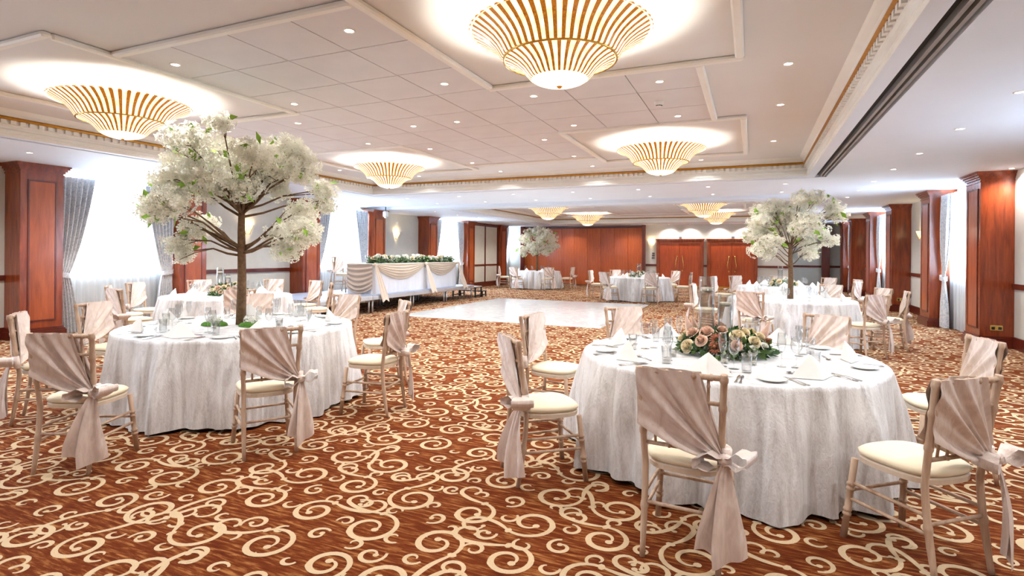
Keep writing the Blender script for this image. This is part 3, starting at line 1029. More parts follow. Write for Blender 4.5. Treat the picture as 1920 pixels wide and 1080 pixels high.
MB().box(px1 - 0.03, px1 + 0.02, 21.02, 23.64, 0.0, 0.13).build('plinth', 'wooddk', fp)

# ---------------------------------------------------------------- far wall: partition, doors
pt = struct(thing('trim_23', 'wide wood-veneered folding partition across the far wall', 'partition', (-7.4, YF, 0)))
del pt['category']
NP = 9
pw = (10.42 - 4.60) / NP
pm = MB().bevbox(-pw / 2 + 0.003, pw / 2 - 0.003, -0.10, 0.0, 0.03, 2.72, 0.006).mesh('partition_leaf', 'woodpart')
for k in range(NP):
    link('partition_leaf', pm, pt, (-10.42 + 7.4 + pw * (k + 0.5), 0, 0))
MB().box(-3.02, 2.80, -0.13, 0.0, 2.72, 2.80).build('head_track', 'wooddk', pt)
MB().box(2.80, 2.94, -0.2, 0.0, 0, ZS2).build('jamb_post', 'wooddk', pt)
MB().box(-3.2, -3.02, -0.2, 0.0, 0, ZS2).build('jamb_post', 'wooddk', pt)

def double_door(n, x0, x1, label):
    root = struct(thing(f'door_{n}', label, 'door', ((x0 + x1) / 2, YF, 0)))
    del root['category']
    w = (x1 - x0) / 2
    fr = MB()
    fr.box(-w, -w + 0.13, -0.09, 0, 0, 2.16); fr.box(w - 0.13, w, -0.09, 0, 0, 2.16)
    fr.box(-w + 0.13, w - 0.13, -0.09, 0, 2.03, 2.16); fr.box(-w - 0.03, w + 0.03, -0.12, 0, 2.16, 2.21)
    fr.build('door_frame', 'wood', root)
    lw_ = w - 0.13
    for s in (-1, 1):
        a, b = sorted((0.004 * s, s * lw_))
        lf = MB().bevbox(a, b, -0.055, -0.005, 0.01, 2.03, 0.004).build('door_leaf', 'wooddoor', root)
        MB().box(a + 0.10, b - 0.10, -0.062, -0.055, 0.16, 1.86).build('leaf_panel', 'wooddoor', lf)
        MB().box(a + 0.02, b - 0.02, -0.066, -0.055, 0.02, 0.14).build('kick_plate', 'brass', lf)
        xh = s * 0.12
        h = MB().tube([(xh, -0.06, 1.44), (xh, -0.11, 1.42), (xh + s * 0.03, -0.12, 1.25), (xh + s * 0.06, -0.12, 1.05), (xh + s * 0.05, -0.12, 0.92), (xh + s * 0.04, -0.06, 0.88)], 0.014, 8)
        h.lathe([(0.001, 0), (0.035, 0.0), (0.035, 0.02), (0.001, 0.02)], 12, c=(xh, -0.07, 1.44))
        h.build('pull_handle', 'brass', lf)
        MB().tube([(xh, -0.062, 0.80), (xh, -0.075, 0.80)], 0.03, 12).build('lock_rose', 'brass', lf)
double_door(1, -3.97, -1.94, 'mahogany double door with brass handles next to the wood partition')
double_door(2, -1.80, 0.22, 'mahogany double door with brass handles, right of the other door')
for x, lb in ((-2.93, 'small dark sign box above the double door beside the partition'), (-0.75, 'small dark sign box above the right double door')):
    b_ = MB().bevbox(x - 0.06, x + 0.06, YF - 0.06, YF, 2.23, 2.31, 0.006).build('sign_box', 'grey_plastic')
    tag(b_, lb, 'sign box')
wall_run('trim_24', 'dark wood dado rail on the far wall', [(-4.45, -3.97, YF - 0.03, YF, 0.98, 1.07), (-1.94, -1.80, YF - 0.03, YF, 0.98, 1.07), (0.22, XREC, YF - 0.03, YF, 0.98, 1.07), (XREC, XR, YR - 0.03, YR, 0.98, 1.07)])
wall_run('baseboard_far', 'dark wood skirting on the far wall', [(-4.45, -3.97, YF - 0.03, YF, 0, 0.18), (-1.94, -1.80, YF - 0.03, YF, 0, 0.18), (0.22, XREC, YF - 0.03, YF, 0, 0.18), (XREC, XR, YR - 0.03, YR, 0, 0.18)])
wall_run('trim_25', 'dark wood corner post of the far right recess', [(2.86, 3.16, YR - 0.25, YR, 0, ZS)])
sp_ = thing('switch_panel', 'grey wall switches beside the double door nearest the partition', 'switch', (-4.13, YF, 1.35))
for dz in (0.0, 0.11, 0.21):
    MB().bevbox(-0.06 + dz * 0.1, 0.07, -0.025, 0, dz - 0.035, dz + 0.035, 0.005).build('switch_plate', 'grey_plastic', sp_)

# sockets on pilasters, detector, camera
def make_socket():
    r = thing('wall_socket', 'x', 'socket')
    MB().bevbox(-0.085, 0.085, -0.012, 0, -0.045, 0.045, 0.004).build('face_plate', 'brass', r)
    for sx in (-0.045, 0.045):
        MB().bevbox(sx - 0.022, sx + 0.022, -0.02, -0.012, -0.025, 0.02, 0.003).build('outlet', 'black', r)
    return r
SK = Proto(make_socket())
SK.place((3.72, 11.56, 0.33), 0, 'brass double socket low on the nearest right pilaster')
SK.place((3.72, 17.97, 0.33), 0, 'brass double socket low on the third right pilaster')
SK.place((3.72, 24.40, 0.33), 0, 'brass double socket low on the fifth right pilaster')
SK.place((-11.16, 4.99, 0.33), 0, 'double socket low on the side of the leftmost pilaster')
sd = thing('smoke_detector', 'white round smoke detector on a ceiling tile, right of centre', 'smoke detector', (-0.98, 6.36, zt))
MB().lathe([(0.055, 0), (0.055, -0.02), (0.045, -0.045), (0.001, -0.05)], 20).build('housing', 'white_plastic', sd)
for k in range(5):
    a = -2.2 + k * 0.5
    MB().box(0.036 * math.cos(a) - 0.006, 0.036 * math.cos(a) + 0.006, 0.036 * math.sin(a) - 0.006, 0.036 * math.sin(a) + 0.006, -0.052, -0.044).build('vent', 'black', sd)
pj = thing('security_camera', 'small white device hanging from the soffit by the pilaster behind the top table', 'security camera', (-10.55, 14.2, ZS))
MB().tube([(0, 0, 0), (0, 0, -0.14)], 0.02, 8).build('stalk', 'grey_plastic', pj)
MB().bevbox(-0.06, 0.06, -0.08, 0.08, -0.32, -0.14, 0.02).build('housing', 'white_plastic', pj)
MB().lathe([(0.04, -0.32), (0.035, -0.35), (0.001, -0.36)], 12).build('lens', 'white_plastic', pj)

# ---------------------------------------------------------------- wall sconces
def make_sconce():
    r = thing('wall_sconce', 'x', 'sconce')
    # local +y points into the room
    MB().bevbox(-0.05, 0.05, 0, 0.02, -0.10, 0.10, 0.006).build('back_plate', 'brass', r)
    MB().grid(lambda u, v: ((0.055 + 0.075 * v) * math.cos(PI * u), 0.02 + (0.045 + 0.075 * v) * math.sin(PI * u), -0.10 + 0.20 * v), 20, 5).build('shade', 'sconceglass', r)
    rib = MB()
    for k in range(7):
        a = PI * (k + 0.5) / 7
        MB().tube([((0.057 + 0.075 * v) * math.cos(a), 0.02 + (0.047 + 0.077 * v) * math.sin(a), -0.11 + 0.22 * v) for v in (0, 0.5, 1)], 0.007, 6).build('rib', 'brass', r)
    lo = light('sconce_lamp', 'POINT', (0, 0.07, 0.06), P_SCONCE, (1.0, 0.80, 0.5), r, shadow_soft_size=0.03)
    return r
SN = Proto(make_sconce())
SN.place((XL, 9.77, 2.03), -PI / 2, 'glowing brass wall sconce seen behind the near blossom tree')
SN.place((XL, 15.95, 2.10), -PI / 2, 'glowing brass wall sconce above the top table')
SN.place((XR, 16.9, 2.05), PI / 2, 'brass wall sconce between the second and third right pilasters')
SN.place((XR, 23.3, 2.05), PI / 2, 'brass wall sconce between the fourth and fifth right pilasters')
SN.place((-4.2, YF, 2.02), PI, 'brass wall sconce between the partition and the double doors')

# ---------------------------------------------------------------- curtains
def make_drape(flip):
    """tied-back drape; local y runs away from the pilaster, x is depth, origin at the floor by the pilaster"""
    r = thing('curtain', 'x', 'curtain')
    H = 2.80
    zt_ = 1.06
    def width(z):
        if z > zt_:
            t = (z - zt_) / (H - zt_)
            return 0.20 + 0.42 * t ** 0.75
        t = (zt_ - z) / zt_
        return 0.20 + 0.16 * t ** 0.6
    def fn(u, v):
        z = 0.02 + v * (H - 0.02)
        w = width(z)
        amp = 0.045 if z > zt_ + 0.1 else 0.035
        g = abs(z - zt_)
        amp *= min(1, 0.35 + g * 1.2)
        x = amp * math.sin(u * 2 * PI * 6.5) + 0.012 * math.sin(u * 40 + z * 3)
        return (x, flip * (0.0 + u * w), z)
    MB().grid(fn, 78, 44).build('panel', 'drape', r)
    MB().grid(lambda u, v: (0.065 * math.sin(u * 2 * PI) , flip * (0.10 + 0.125 * -math.cos(u * 2 * PI)), zt_ - 0.05 + 0.09 * v + 0.02 * math.cos(u * 2 * PI)), 24, 3, closed_u=True).build('tieback', 'drape', r)
    return r
DPa, DPb = Proto(make_drape(1)), Proto(make_drape(-1))
def make_sheer_mesh(w):
    return MB().grid(lambda u, v: (0.022 * math.sin(u * 2 * PI * w * 9) + 0.01 * math.sin(u * w * 31), u * w, 0.02 + v * 2.82), int(w * 70), 3).mesh('sheer_curtain', 'sheer')
wn = {(-1, 1): 'first window from the left', (-1, 2): 'window left of the top table', (-1, 3): 'window right of the top table', (-1, 4): 'window in the far left corner',
      (-1, 0): 'added unseen window left of the picture', (1, 0): 'added unseen window right of the picture', (1, 1): 'nearest right window', (1, 2): 'middle right window', (1, 3): 'farthest right window'}
for side, wins in ((-1, LEFT_WINS), (1, RIGHT_WINS)):
    for k, (a, b) in enumerate(wins):
        xs_ = (XL + 0.10) if side < 0 else (XR - 0.10)
        xd_ = (XL + 0.24) if side < 0 else (XR - 0.24)
        s_ = link('sheer_curtain', make_sheer_mesh(b - a + 0.1), None, (xs_, a - 0.05, 0))
        tag(s_, 'white sheer curtain across the ' + wn[(side, k)], 'sheer curtain')
        if k == 0:
            continue
        DPa.place((xd_, a - 0.05, 0), 0, 'silver curtain tied back on the near side of the ' + wn[(side, k)])
        if not (side < 0 and k == 4):
            DPb.place((xd_, b + 0.05, 0), 0, 'silver curtain tied back on the far side of the ' + wn[(side, k)])
# ================================================================== CHAIRS
def yb(z):     # back posts lean outwards above the seat
    return -0.195 - 0.065 * max(0, (z - 0.45) / 0.49) - (0.055 * ((0.45 - z) / 0.45) ** 1.5 if z < 0.45 else 0)
def bamboo(a, b, r, rings, n=7, bend=None):
    """turned rod from a to b with raised rings at the given fractions"""
    a, b = Vector(a), Vector(b)
    ts, rr = [], []
    marks = sorted(rings)
    ts.append(0.0); rr.append(r)
    for m_ in marks:
        for d, k in ((-0.02, 1.0), (-0.012, 1.28), (0.012, 1.28), (0.02, 1.0)):
            ts.append(min(1, max(0, m_ + d))); rr.append(r * k)
    ts.append(1.0); rr.append(r)
    pts = []
    for t in ts:
        p = a.lerp(b, t)
        if bend:
            p = bend(t, p)
        pts.append(p)
    return pts, rr

def chair_frame(part):
    """calls part(name, MB, material) for each piece"""
    # rear posts, floor to finial
    for s in (-1, 1):
        pts, rr = [], []
        for z in [0, 0.08, 0.16, 0.22, 0.235, 0.25, 0.265, 0.36, 0.44, 0.50, 0.60, 0.612, 0.63, 0.642, 0.70, 0.76, 0.772, 0.79, 0.802, 0.86, 0.90, 0.91, 0.925, 0.935, 0.945]:
            big = z in (0.235, 0.25, 0.612, 0.63, 0.772, 0.79, 0.91, 0.925)
            pts.append((s * (0.178 + 0.022 * max(0, z - 0.45) / 0.5), yb(z), z))
            rr.append(0.0165 * (1.25 if big else 1.0) * (0.85 if z < 0.1 else 1))
        part('rear_post', MB().tube(pts, rr, 9), 'limewash')
    for s in (-1, 1):
        pts, rr = bamboo((s * 0.205, 0.215, 0.0), (s * 0.175, 0.175, 0.43), 0.017, (0.3, 0.36, 0.62, 0.68))
        part('front_leg', MB().tube(pts, rr, 9), 'limewash')
    part('top_rail', MB().tube(*bamboo((-0.198, yb(0.925), 0.925), (0.198, yb(0.925), 0.925), 0.014, (0.14, 0.34, 0.5, 0.66, 0.86)), 8), 'limewash')
    part('back_rail', MB().tube(*bamboo((-0.19, yb(0.80), 0.80), (0.19, yb(0.80), 0.80), 0.011, (0.34, 0.66)), 7), 'limewash')
    part('back_rail', MB().tube(*bamboo((-0.183, yb(0.56), 0.56), (0.183, yb(0.56), 0.56), 0.011, (0.34, 0.66)), 7), 'limewash')
    for k in range(5):
        x = -0.125 + k * 0.0625
        part('spindle', MB().tube(*bamboo((x, yb(0.57), 0.57), (x * 1.04, yb(0.915), 0.915), 0.0075, (0.25, 0.65, 0.9)), 6), 'limewash')
    for s in (-1, 1):
        for z in (0.215, 0.30):
            part('side_stretcher', MB().tube([(s * 0.18, yb(z), z), (s * (0.205 - 0.03 * z / 0.43), 0.215 - 0.04 * z / 0.43, z)], 0.0095, 7), 'limewash')
    part('front_stretcher', MB().tube([(-0.188, 0.19, 0.26), (0.188, 0.19, 0.26)], 0.0095, 7), 'limewash')
    part('rear_stretcher', MB().tube([(-0.18, yb(0.26), 0.26), (0.18, yb(0.26), 0.26)], 0.0095, 7), 'limewash')
    def seat_ring(g, z):
        out = []
        for k in range(28):
            a = 2 * PI * k / 28
            c, s = math.cos(a), math.sin(a)
            p = 3.2
            rr = (abs(c) ** p + abs(s) ** p) ** (-1 / p)
            x, y = rr * c, rr * s
            out.append((x * (0.200 + 0.012 * y - g), -0.005 + y * (0.205 - g), z))
        return out
    part('seat_frame', MB().loft([seat_ring(0.02, 0.425), seat_ring(0.003, 0.43), seat_ring(0.0, 0.455), seat_ring(0.01, 0.462)], cap=True), 'seatrim')
    part('cushion', MB().loft([seat_ring(0.012, 0.462), seat_ring(-0.002, 0.472), seat_ring(-0.004, 0.487), seat_ring(0.014, 0.500), seat_ring(0.06, 0.508), seat_ring(0.12, 0.511)], cap=True, smooth=True), 'cushion')

KX, KZ = 0.205, 0.545        # where the sash is knotted
def sash_edge(u):
    """from low on the left post, up to the finial and along the top rail"""
    if u < 0.42:
        t = u / 0.42
        return (-0.207, 0.66 + 0.265 * t)
    t = (u - 0.42) / 0.58
    return (-0.207 + 0.30 * t, 0.932)
def sash_fan(side):
    rs = random.Random(3 if side > 0 else 4)
    ph = rs.uniform(0, 6)
    def fn(u, v):
        ex, ez = sash_edge(u)
        kx, kz = KX - 0.012 + 0.0 * u, KZ + 0.035 * (u - 0.5)
        w = v ** 0.85
        x = ex + (kx - ex) * w
        z = ez + (kz - ez) * w
        z -= 0.028 * math.sin(PI * v) * (1 - u)
        fold = (0.013 * math.sin(u * 17 + ph + 1.5 * v) + 0.009 * math.sin(u * 37 + ph - 2 * v)) * (0.35 + 0.65 * math.sin(PI * min(1, v * 0.9 + 0.1)))
        y = yb(z) - side * (0.024 + 0.006 * math.sin(PI * v)) - side * fold
        if v < 0.04 and u >= 0.42:
            z += 0.012
        return (x, y, z)
    return MB().grid(fn, 46, 16)
def sash_tail(dx, dy, length, phase, w1):
    def fn(u, v):
        s = u - 0.5
        w = 0.035 + (w1 - 0.035) * min(1, v * 1.25) ** 0.8
        z = KZ - 0.01 - length * v - (0.05 * u * v if phase > 1 else 0.05 * (1 - u) * v)
        x = KX + dx * v + s * w * 0.75
        y = yb(KZ) - 0.045 + dy * v - 0.02 * math.sin(PI * v) + 0.016 * math.sin(s * 9 + phase + v * 1.5) * min(1, 0.3 + v) + s * w * 0.45
        return (x, y, z)
    return MB().grid(fn, 10, 18)
def bow_loop(sgn):
    def fn(u, v):
        a = -PI + 2 * PI * u
        r = 0.062
        px = sgn * (0.060 - r * math.cos(a) * 0.95) 
        pz = 0.036 * math.sin(a) * (1 - 0.25 * math.cos(a))
        t = (v - 0.5) * (0.03 + 0.05 * (1 - math.cos(a + PI)) / 2 if False else 0.03 + 0.085 * (1 - math.cos(a)) / 2)
        return (KX + px * 1.0 + 0.3 * t, yb(KZ) - 0.05 - abs(px) * 0.12 + t * 1.2, KZ + pz * 0.95 + 0.25 * abs(px) * (1 if sgn > 0 else -0.3) + 0.008 * math.sin(a * 5))
    return MB().grid(fn, 20, 4)

def make_chair(full):
    root = thing('banquet_chair', 'x', 'chair')
    if full:
        def part(n, m, mat): m.build(n, mat, root)
        chair_frame(part)
    else:
        fr, cu = MB(), MB()
        se = MB()
        def part(n, m, mat):
            {'limewash': fr, 'seatrim': se, 'cushion': cu}[mat].add(m.v, m.f, True)
        chair_frame(part)
        fr.build('frame', 'limewash', root); se.build('seat_frame', 'seatrim', root); cu.build('cushion', 'cushion', root)
    sb = sash_fan(1)
    sash = sb.build('sash', 'satin', root)
    sash['label'] = 'blush satin sash'
    f2 = sash_fan(-1)
    f2.build('sash_front', 'satin', sash)
    kn = MB().lathe([(0.004, -0.03), (0.026, -0.022), (0.033, 0.0), (0.026, 0.022), (0.004, 0.03)], 12, c=(KX, yb(KZ) - 0.04, KZ))
    kn.build('knot', 'satin', sash)
    bow_loop(1).build('bow_loop', 'satin', sash)
    bow_loop(-1).build('bow_loop', 'satin', sash)
    sash_tail(0.03, -0.035, 0.42, 0.4, 0.19).build('tail', 'satin', sash)
    sash_tail(-0.05, -0.06, 0.38, 2.2, 0.18).build('tail', 'satin', sash)
    # strip wrapped round the post
    MB().tube([(KX, yb(KZ + 0.05), KZ + 0.05), (KX, yb(KZ - 0.05), KZ - 0.05)], 0.024, 10).build('wrap', 'satin', sash)
    return root
CH = Proto(make_chair(True))
CHF = Proto(make_chair(False))

TABLES = {
    'T1': (-0.19, 4.50, 1.05), 'T2': (-4.80, 4.05, 1.08), 'T3': (-8.21, 6.67, 1.0), 'T4': (0.62, 10.77, 1.0),
    'T5': (-8.61, 22.45, 1.0), 'T6': (-3.44, 18.36, 1.0), 'T7': (0.70, 15.00, 1.0)}
TD = {'T1': 'the near right flower table', 'T2': 'the near left blossom-tree table', 'T3': 'the flower table by the left window',
      'T4': 'the right blossom-tree table', 'T5': 'the far left blossom-tree table', 'T6': 'the flower table by the dance floor', 'T7': 'the far right flower table'}
CHAIRS = {
    'T1': [(-94, 1.50, 0, 'front centre with its back to the viewer'), (-50, 1.47, 0, 'front right, nearest the right edge'),
           (-139, 1.46, 0, 'front left, bow at its near post'), (173, 1.42, 0, 'left side, second from the front'),
           (129, 1.42, 0, 'back left, facing the viewer'), (60, 1.42, 0, 'back right, facing the viewer'), (9, 1.42, 0, 'right side, half hidden')],
    'T2': [(-74, 1.74, 10, 'front left, large bow in full view'), (-128, 1.50, 0, 'leftmost, cut by the left edge'), (-34, 1.66, 0, 'front right of centre, back to the viewer'),
           (8, 1.52, 0, 'right side, sash end on the right'), (50, 1.45, 0, 'right side, behind another chair'), (93, 1.45, 0, 'back right, before the stage'),
           (-164, 1.45, 0, 'left side, second from the front'), (134, 1.48, 0, 'back, seen beside the tree trunk')],
    'T3': [(-97, 1.46, 0, 'front, back to the viewer'), (-128, 1.42, 0, 'front left'), (-160, 1.42, 0, 'left, by the curtain'), (158, 1.44, 0, 'back left, before the pilaster'),
           (112, 1.44, 0, 'back centre'), (76, 1.42, 0, 'back right'), (42, 1.42, 0, 'right side by the stage'), (-34, 1.42, 0, 'front right, beside the tree trunk')],
    'T4': [(-112, 1.46, 0, 'front left, rosette of sash at its post'), (-52, 1.46, 0, 'front right, back to the viewer'), (-4, 1.42, 0, 'right side, nearer of two'),
           (26, 1.42, 0, 'right side, farther of two'), (62, 1.42, 0, 'back right'), (172, 1.42, 0, 'left side, behind the glass vases')],
    'T5': [(-104, 1.45, 0, 'front left'), (-52, 1.45, 0, 'front right'), (-4, 1.42, 0, 'right side'), (-160, 1.42, 0, 'left side by the curtain')],
    'T6': [(176, 1.42, 0, 'left end'), (-118, 1.42, 0, 'front left'), (-66, 1.42, 0, 'front right'), (0, 1.42, 0, 'right end'), (130, 1.42, 0, 'back left'), (52, 1.42, 0, 'back right')],
    'T7': [(166, 1.42, 0, 'left end'), (132, 1.42, 0, 'back left'), (92, 1.42, 0, 'back centre'), (48, 1.42, 0, 'back right'), (14, 1.42, 0, 'right end'), (-30, 1.42, 0, 'front right')],
}
for t, lst in CHAIRS.items():
    cx, cy, R = TABLES[t]
    P = CH if t in ('T1', 'T2', 'T3', 'T4') else CHF
    for a, d, tw, where in lst:
        an = math.radians(a)
        P.place((cx + d * math.cos(an), cy + d * math.sin(an), 0), an + PI / 2 + math.radians(tw),
                'chair at %s, %s' % (TD[t], where), 'limewashed chairs around the tables')

# ================================================================== TABLES
def make_table(t, label):
    cx, cy, R = TABLES[t]
    rs = random.Random(hash(t) % 1000 if False else sum(map(ord, t)) * 7)
    root = thing('round_table', label, 'table', (cx, cy, 0))
    MB().lathe([(0.001, 0.715), (R - 0.01, 0.715), (R - 0.005, 0.725), (R - 0.01, 0.738), (0.001, 0.738)], 64).build('tabletop', 'limewash', root)
    for k in range(4):
        a = PI / 4 + k * PI / 2
        MB().tube([(0.62 * math.cos(a), 0.62 * math.sin(a), 0), (0.6 * math.cos(a), 0.6 * math.sin(a), 0.715)], 0.02, 8).build('leg', 'alu', root)
    ks = [(rs.choice([9, 11, 13]), rs.uniform(0, 6), 0.022), (rs.choice([17, 19, 22]), rs.uniform(0, 6), 0.017), (rs.choice([29, 31, 34]), rs.uniform(0, 6), 0.009)]
    def fn(u, v):
        a = 2 * PI * u
        if v < 0.2:
            r = R * (0.02 + 0.98 * v / 0.2)
            if v > 0.19: pass
            return (r * math.cos(a), r * math.sin(a), 0.748)
        q = (v - 0.2) / 0.8
        if q < 0.08:
            b = q / 0.08 * PI / 2
            return ((R + 0.014 * math.sin(b)) * math.cos(a), (R + 0.014 * math.sin(b)) * math.sin(a), 0.748 - 0.014 * (1 - math.cos(b)))
        t_ = (q - 0.08) / 0.92
        f = sum(am * (math.sin(n * a + p + 0.5 * t_) + 0.35 * math.sin(2 * (n * a + p) + 1)) for n, p, am in ks)
        r = R + 0.014 + 0.05 * t_ + 0.02 * min(1, t_ * 3) + f * min(1, 0.06 + t_ * 1.25) * 2.2
        z = 0.734 - t_ * (0.722 + 0.012 * math.sin(5 * a + ks[0][1]) - 0.012)
        return (r * math.cos(a), r * math.sin(a), max(0.006, z))
    MB().grid(fn, 200, 25, closed_u=True).build('tablecloth', 'velvet', root)
    return root
TL = {'T1': 'large round table under ivory crushed-velvet cloth, front right, with low flowers and vases',
      'T2': 'large round table under ivory crushed-velvet cloth, front left, with a tall blossom tree',
      'T3': 'round ivory-clothed table with flowers and vases by the first left window',
      'T4': 'round ivory-clothed table with a blossom tree on the right',
      'T5': 'small far round table with a blossom tree before the partition',
      'T6': 'far round table with white flowers beyond the dance floor',
      'T7': 'round table with flowers behind the right blossom tree'}
for t in TABLES:
    make_table(t, TL[t])
ZT = 0.7485

# ---------------------------------------------------------------- tableware prototypes
def make_napkin():
    def fn(u, v):
        # tent with a soft front ridge; u across, v from hem to apex
        s = 2 * u - 1
        w = 0.155 * (1 - v) ** 0.92
        x = s * w
        z = 0.002 + 0.135 * v ** 1.05 + 0.012 * math.sin(PI * v) * (1 - abs(s))
        y = -0.075 * (1 - abs(s)) * (1 - v) + 0.03 * v + 0.02 * abs(s) * (1 - v)
        return (x, y, z)
    def fb(u, v):
        s = 1 - 2 * u
        w = 0.155 * (1 - v) ** 0.92
        return (s * w, 0.02 * (1 - v) * abs(s) + 0.03 * v + 0.055 * (1 - abs(s)) * (1 - v), 0.002 + 0.135 * v ** 1.05)
    m = MB().grid(fn, 16, 10)
    m.grid(fb, 16, 10)
    return m.build('napkin', 'napkin')
def make_plate():
    r = MB().lathe([(0.001, 0.004), (0.045, 0.004), (0.055, 0.007), (0.082, 0.015), (0.085, 0.014), (0.058, 0.002), (0.05, 0.0), (0.001, 0.0)], 32).build('side_plate', 'china')
    return r
def cutlery(kind):
    m = MB()
    def blade(pts, h=0.0022):
        # pts: (y, half width, z)
        rings = [[(-w, y, z), (w, y, z), (w * 0.8, y, z + h), (-w * 0.8, y, z + h)] for y, w, z in pts]
        m.loft(rings, cap=True)
    hz = 0.003
    blade([(-0.10, 0.006, 0.001), (-0.095, 0.009, 0.001), (-0.05, 0.006, hz), (0.0, 0.0035, hz + 0.003), (0.03, 0.0035, hz + 0.003)])
    if kind == 'fork':
        blade([(0.03, 0.0035, 0.006), (0.045, 0.011, 0.004), (0.06, 0.0125, 0.003)])
        for k in (-3, -1, 1, 3):
            x = k * 0.0036
            m.loft([[(x - 0.0014, 0.06, 0.003), (x + 0.0014, 0.06, 0.003), (x + 0.0014, 0.06, 0.005), (x - 0.0014, 0.06, 0.005)],
                    [(x - 0.0008, 0.105, 0.006), (x + 0.0008, 0.105, 0.006), (x + 0.0008, 0.105, 0.007), (x - 0.0008, 0.105, 0.007)]], cap=True)
    elif kind == 'knife':
        blade([(0.02, 0.004, 0.004), (0.03, 0.009, 0.003), (0.09, 0.0095, 0.002), (0.115, 0.006, 0.002), (0.125, 0.001, 0.002)])
    else:
        def fn(u, v):
            a = 2 * PI * u
            return (0.019 * v * math.cos(a), 0.062 + 0.032 * v * math.sin(a), 0.002 + 0.007 * v * v)
        m.grid(fn, 16, 4, closed_u=True)
    return m.build(kind, 'chrome')
def make_wine(h=0.21, r=0.036, name='wine_glass'):
    root = thing(name, 'x', 'glass')
    MB().lathe([(0.001, 0.003), (0.033, 0.001), (0.034, 0.003), (0.008, 0.007), (0.004, 0.012)], 18).build('foot', 'glass', root)
    b0 = h * 0.42
    MB().lathe([(0.0042, 0.011), (0.0038, b0 * 0.6), (0.006, b0)], 10).build('stem', 'glass', root)
    MB().lathe([(0.005, b0), (r * 0.7, b0 + (h - b0) * 0.14), (r * 0.98, b0 + (h - b0) * 0.36), (r, b0 + (h - b0) * 0.55), (r * 0.84, h), (r * 0.82, h), (r * 0.97, b0 + (h - b0) * 0.55), (r * 0.94, b0 + (h - b0) * 0.36), (r * 0.66, b0 + (h - b0) * 0.16), (0.004, b0 + 0.004)], 20).build('bowl', 'glass', root)
    return root
def make_flute():
    root = thing('champagne_flute', 'x', 'glass')
    MB().lathe([(0.001, 0.003), (0.030, 0.001), (0.031, 0.003), (0.008, 0.007), (0.004, 0.012)], 18).build('foot', 'glass', root)
    MB().lathe([(0.004, 0.011), (0.0036, 0.07), (0.005, 0.09)], 10).build('stem', 'glass', root)
    MB().lathe([(0.004, 0.09), (0.016, 0.105), (0.026, 0.14), (0.028, 0.17), (0.023, 0.23), (0.022, 0.23), (0.026, 0.17), (0.024, 0.14), (0.014, 0.108), (0.003, 0.095)], 18).build('bowl', 'glass', root)
    return root
def make_tumbler():
    return MB().lathe([(0.001, 0.0), (0.029, 0.0), (0.034, 0.12), (0.0325, 0.12), (0.0275, 0.012), (0.001, 0.012)], 20).build('tumbler', 'glass')
def make_tealight():
    root = thing('tealight_holder', 'x', 'candle')
    MB().lathe([(0.001, 0.0), (0.024, 0.0), (0.027, 0.06), (0.025, 0.06), (0.0225, 0.008), (0.001, 0.008)], 18).build('glass_cup', 'glass', root)
    MB().lathe([(0.001, 0.009), (0.019, 0.009), (0.019, 0.026), (0.001, 0.026)], 16).build('candle', 'candle', root)
    return root
PN, PPl, PFk, PKn, PSp = Proto(make_napkin()), Proto(make_plate()), Proto(cutlery('fork')), Proto(cutlery('knife')), Proto(cutlery('spoon'))
PWn, PFl, PTu, PTe = Proto(make_wine()), Proto(make_flute()), Proto(make_tumbler()), Proto(make_tealight())

def place_name(t, a_deg):
    cx, cy, R = TABLES[t]
    to_cam = math.degrees(math.atan2(-cy, -cx))
    d = (a_deg - to_cam + 180) % 360 - 180      # + is towards the picture's right
    k = round(d / 45.0)
    return {0: 'front', 1: 'front right', 2: 'right', 3: 'back right', 4: 'back', -4: 'back', -3: 'back left', -2: 'left', -1: 'front left'}[k]
def setting(t, a_deg, full):
    cx, cy, R = TABLES[t]
    an = math.radians(a_deg)
    th = an + PI / 2
    td = 'at the %s place of %s' % (place_name(t, a_deg), TD[t])
    c, s = math.cos(th), math.sin(th)
    rs = random.Random(int(a_deg * 13 + cx * 100))
    def put(P, x, y, rz, label, grp, cat):
        x += rs.uniform(-0.005, 0.005); y += rs.uniform(-0.005, 0.005)
        P.place((cx + x * c - y * s, cy + x * s + y * c, ZT + 0.001), th + rz + rs.uniform(-0.05, 0.05), label + ' ' + td, grp + ' on ' + TD[t], cat)
    e = R
    put(PN, 0.0, -(e - 0.20), rs.uniform(-0.15, 0.15), 'white napkin tent', 'napkins', 'napkin')
    put(PWn, 0.13, -(e - 0.47), 0, 'clear wine glass', 'wine glasses', 'glass')
    put(PFl, 0.05, -(e - 0.52), 0, 'champagne flute', 'flutes', 'glass')
    if not full:
        return
    put(PTu, 0.21, -(e - 0.40), 0, 'straight clear tumbler', 'tumblers', 'glass')
    put(PPl, -0.315, -(e - 0.20), 0, 'white side plate', 'side plates', 'plate')
    put(PFk, -0.185, -(e - 0.15), 0, 'inner steel fork', 'forks', 'fork')
    put(PFk, -0.218, -(e - 0.15), 0, 'outer steel fork', 'forks', 'fork')
    put(PKn, 0.180, -(e - 0.15), 0, 'inner steel knife', 'knives', 'knife')
    put(PKn, 0.206, -(e - 0.15), 0, 'outer steel knife', 'knives', 'knife')
    put(PSp, 0.02, -(e - 0.345), PI / 2, 'steel dessert spoon', 'spoons', 'spoon')
ANG = {'T1': [-94, -50, -139, 173, 129, 60, 9], 'T2': [-74, -122, -30, 8, 50, 93, -166, 134],
       'T3': [-39 + 45 * k for k in range(8)], 'T4': [-112, -62, -10, 40, 90, 172], 'T5': [-104, -52, -4, 80, -160], 'T6': [176, -118, -66, 0, 130, 52], 'T7': [166, 120, 60, 10, -40, -90, -140]}
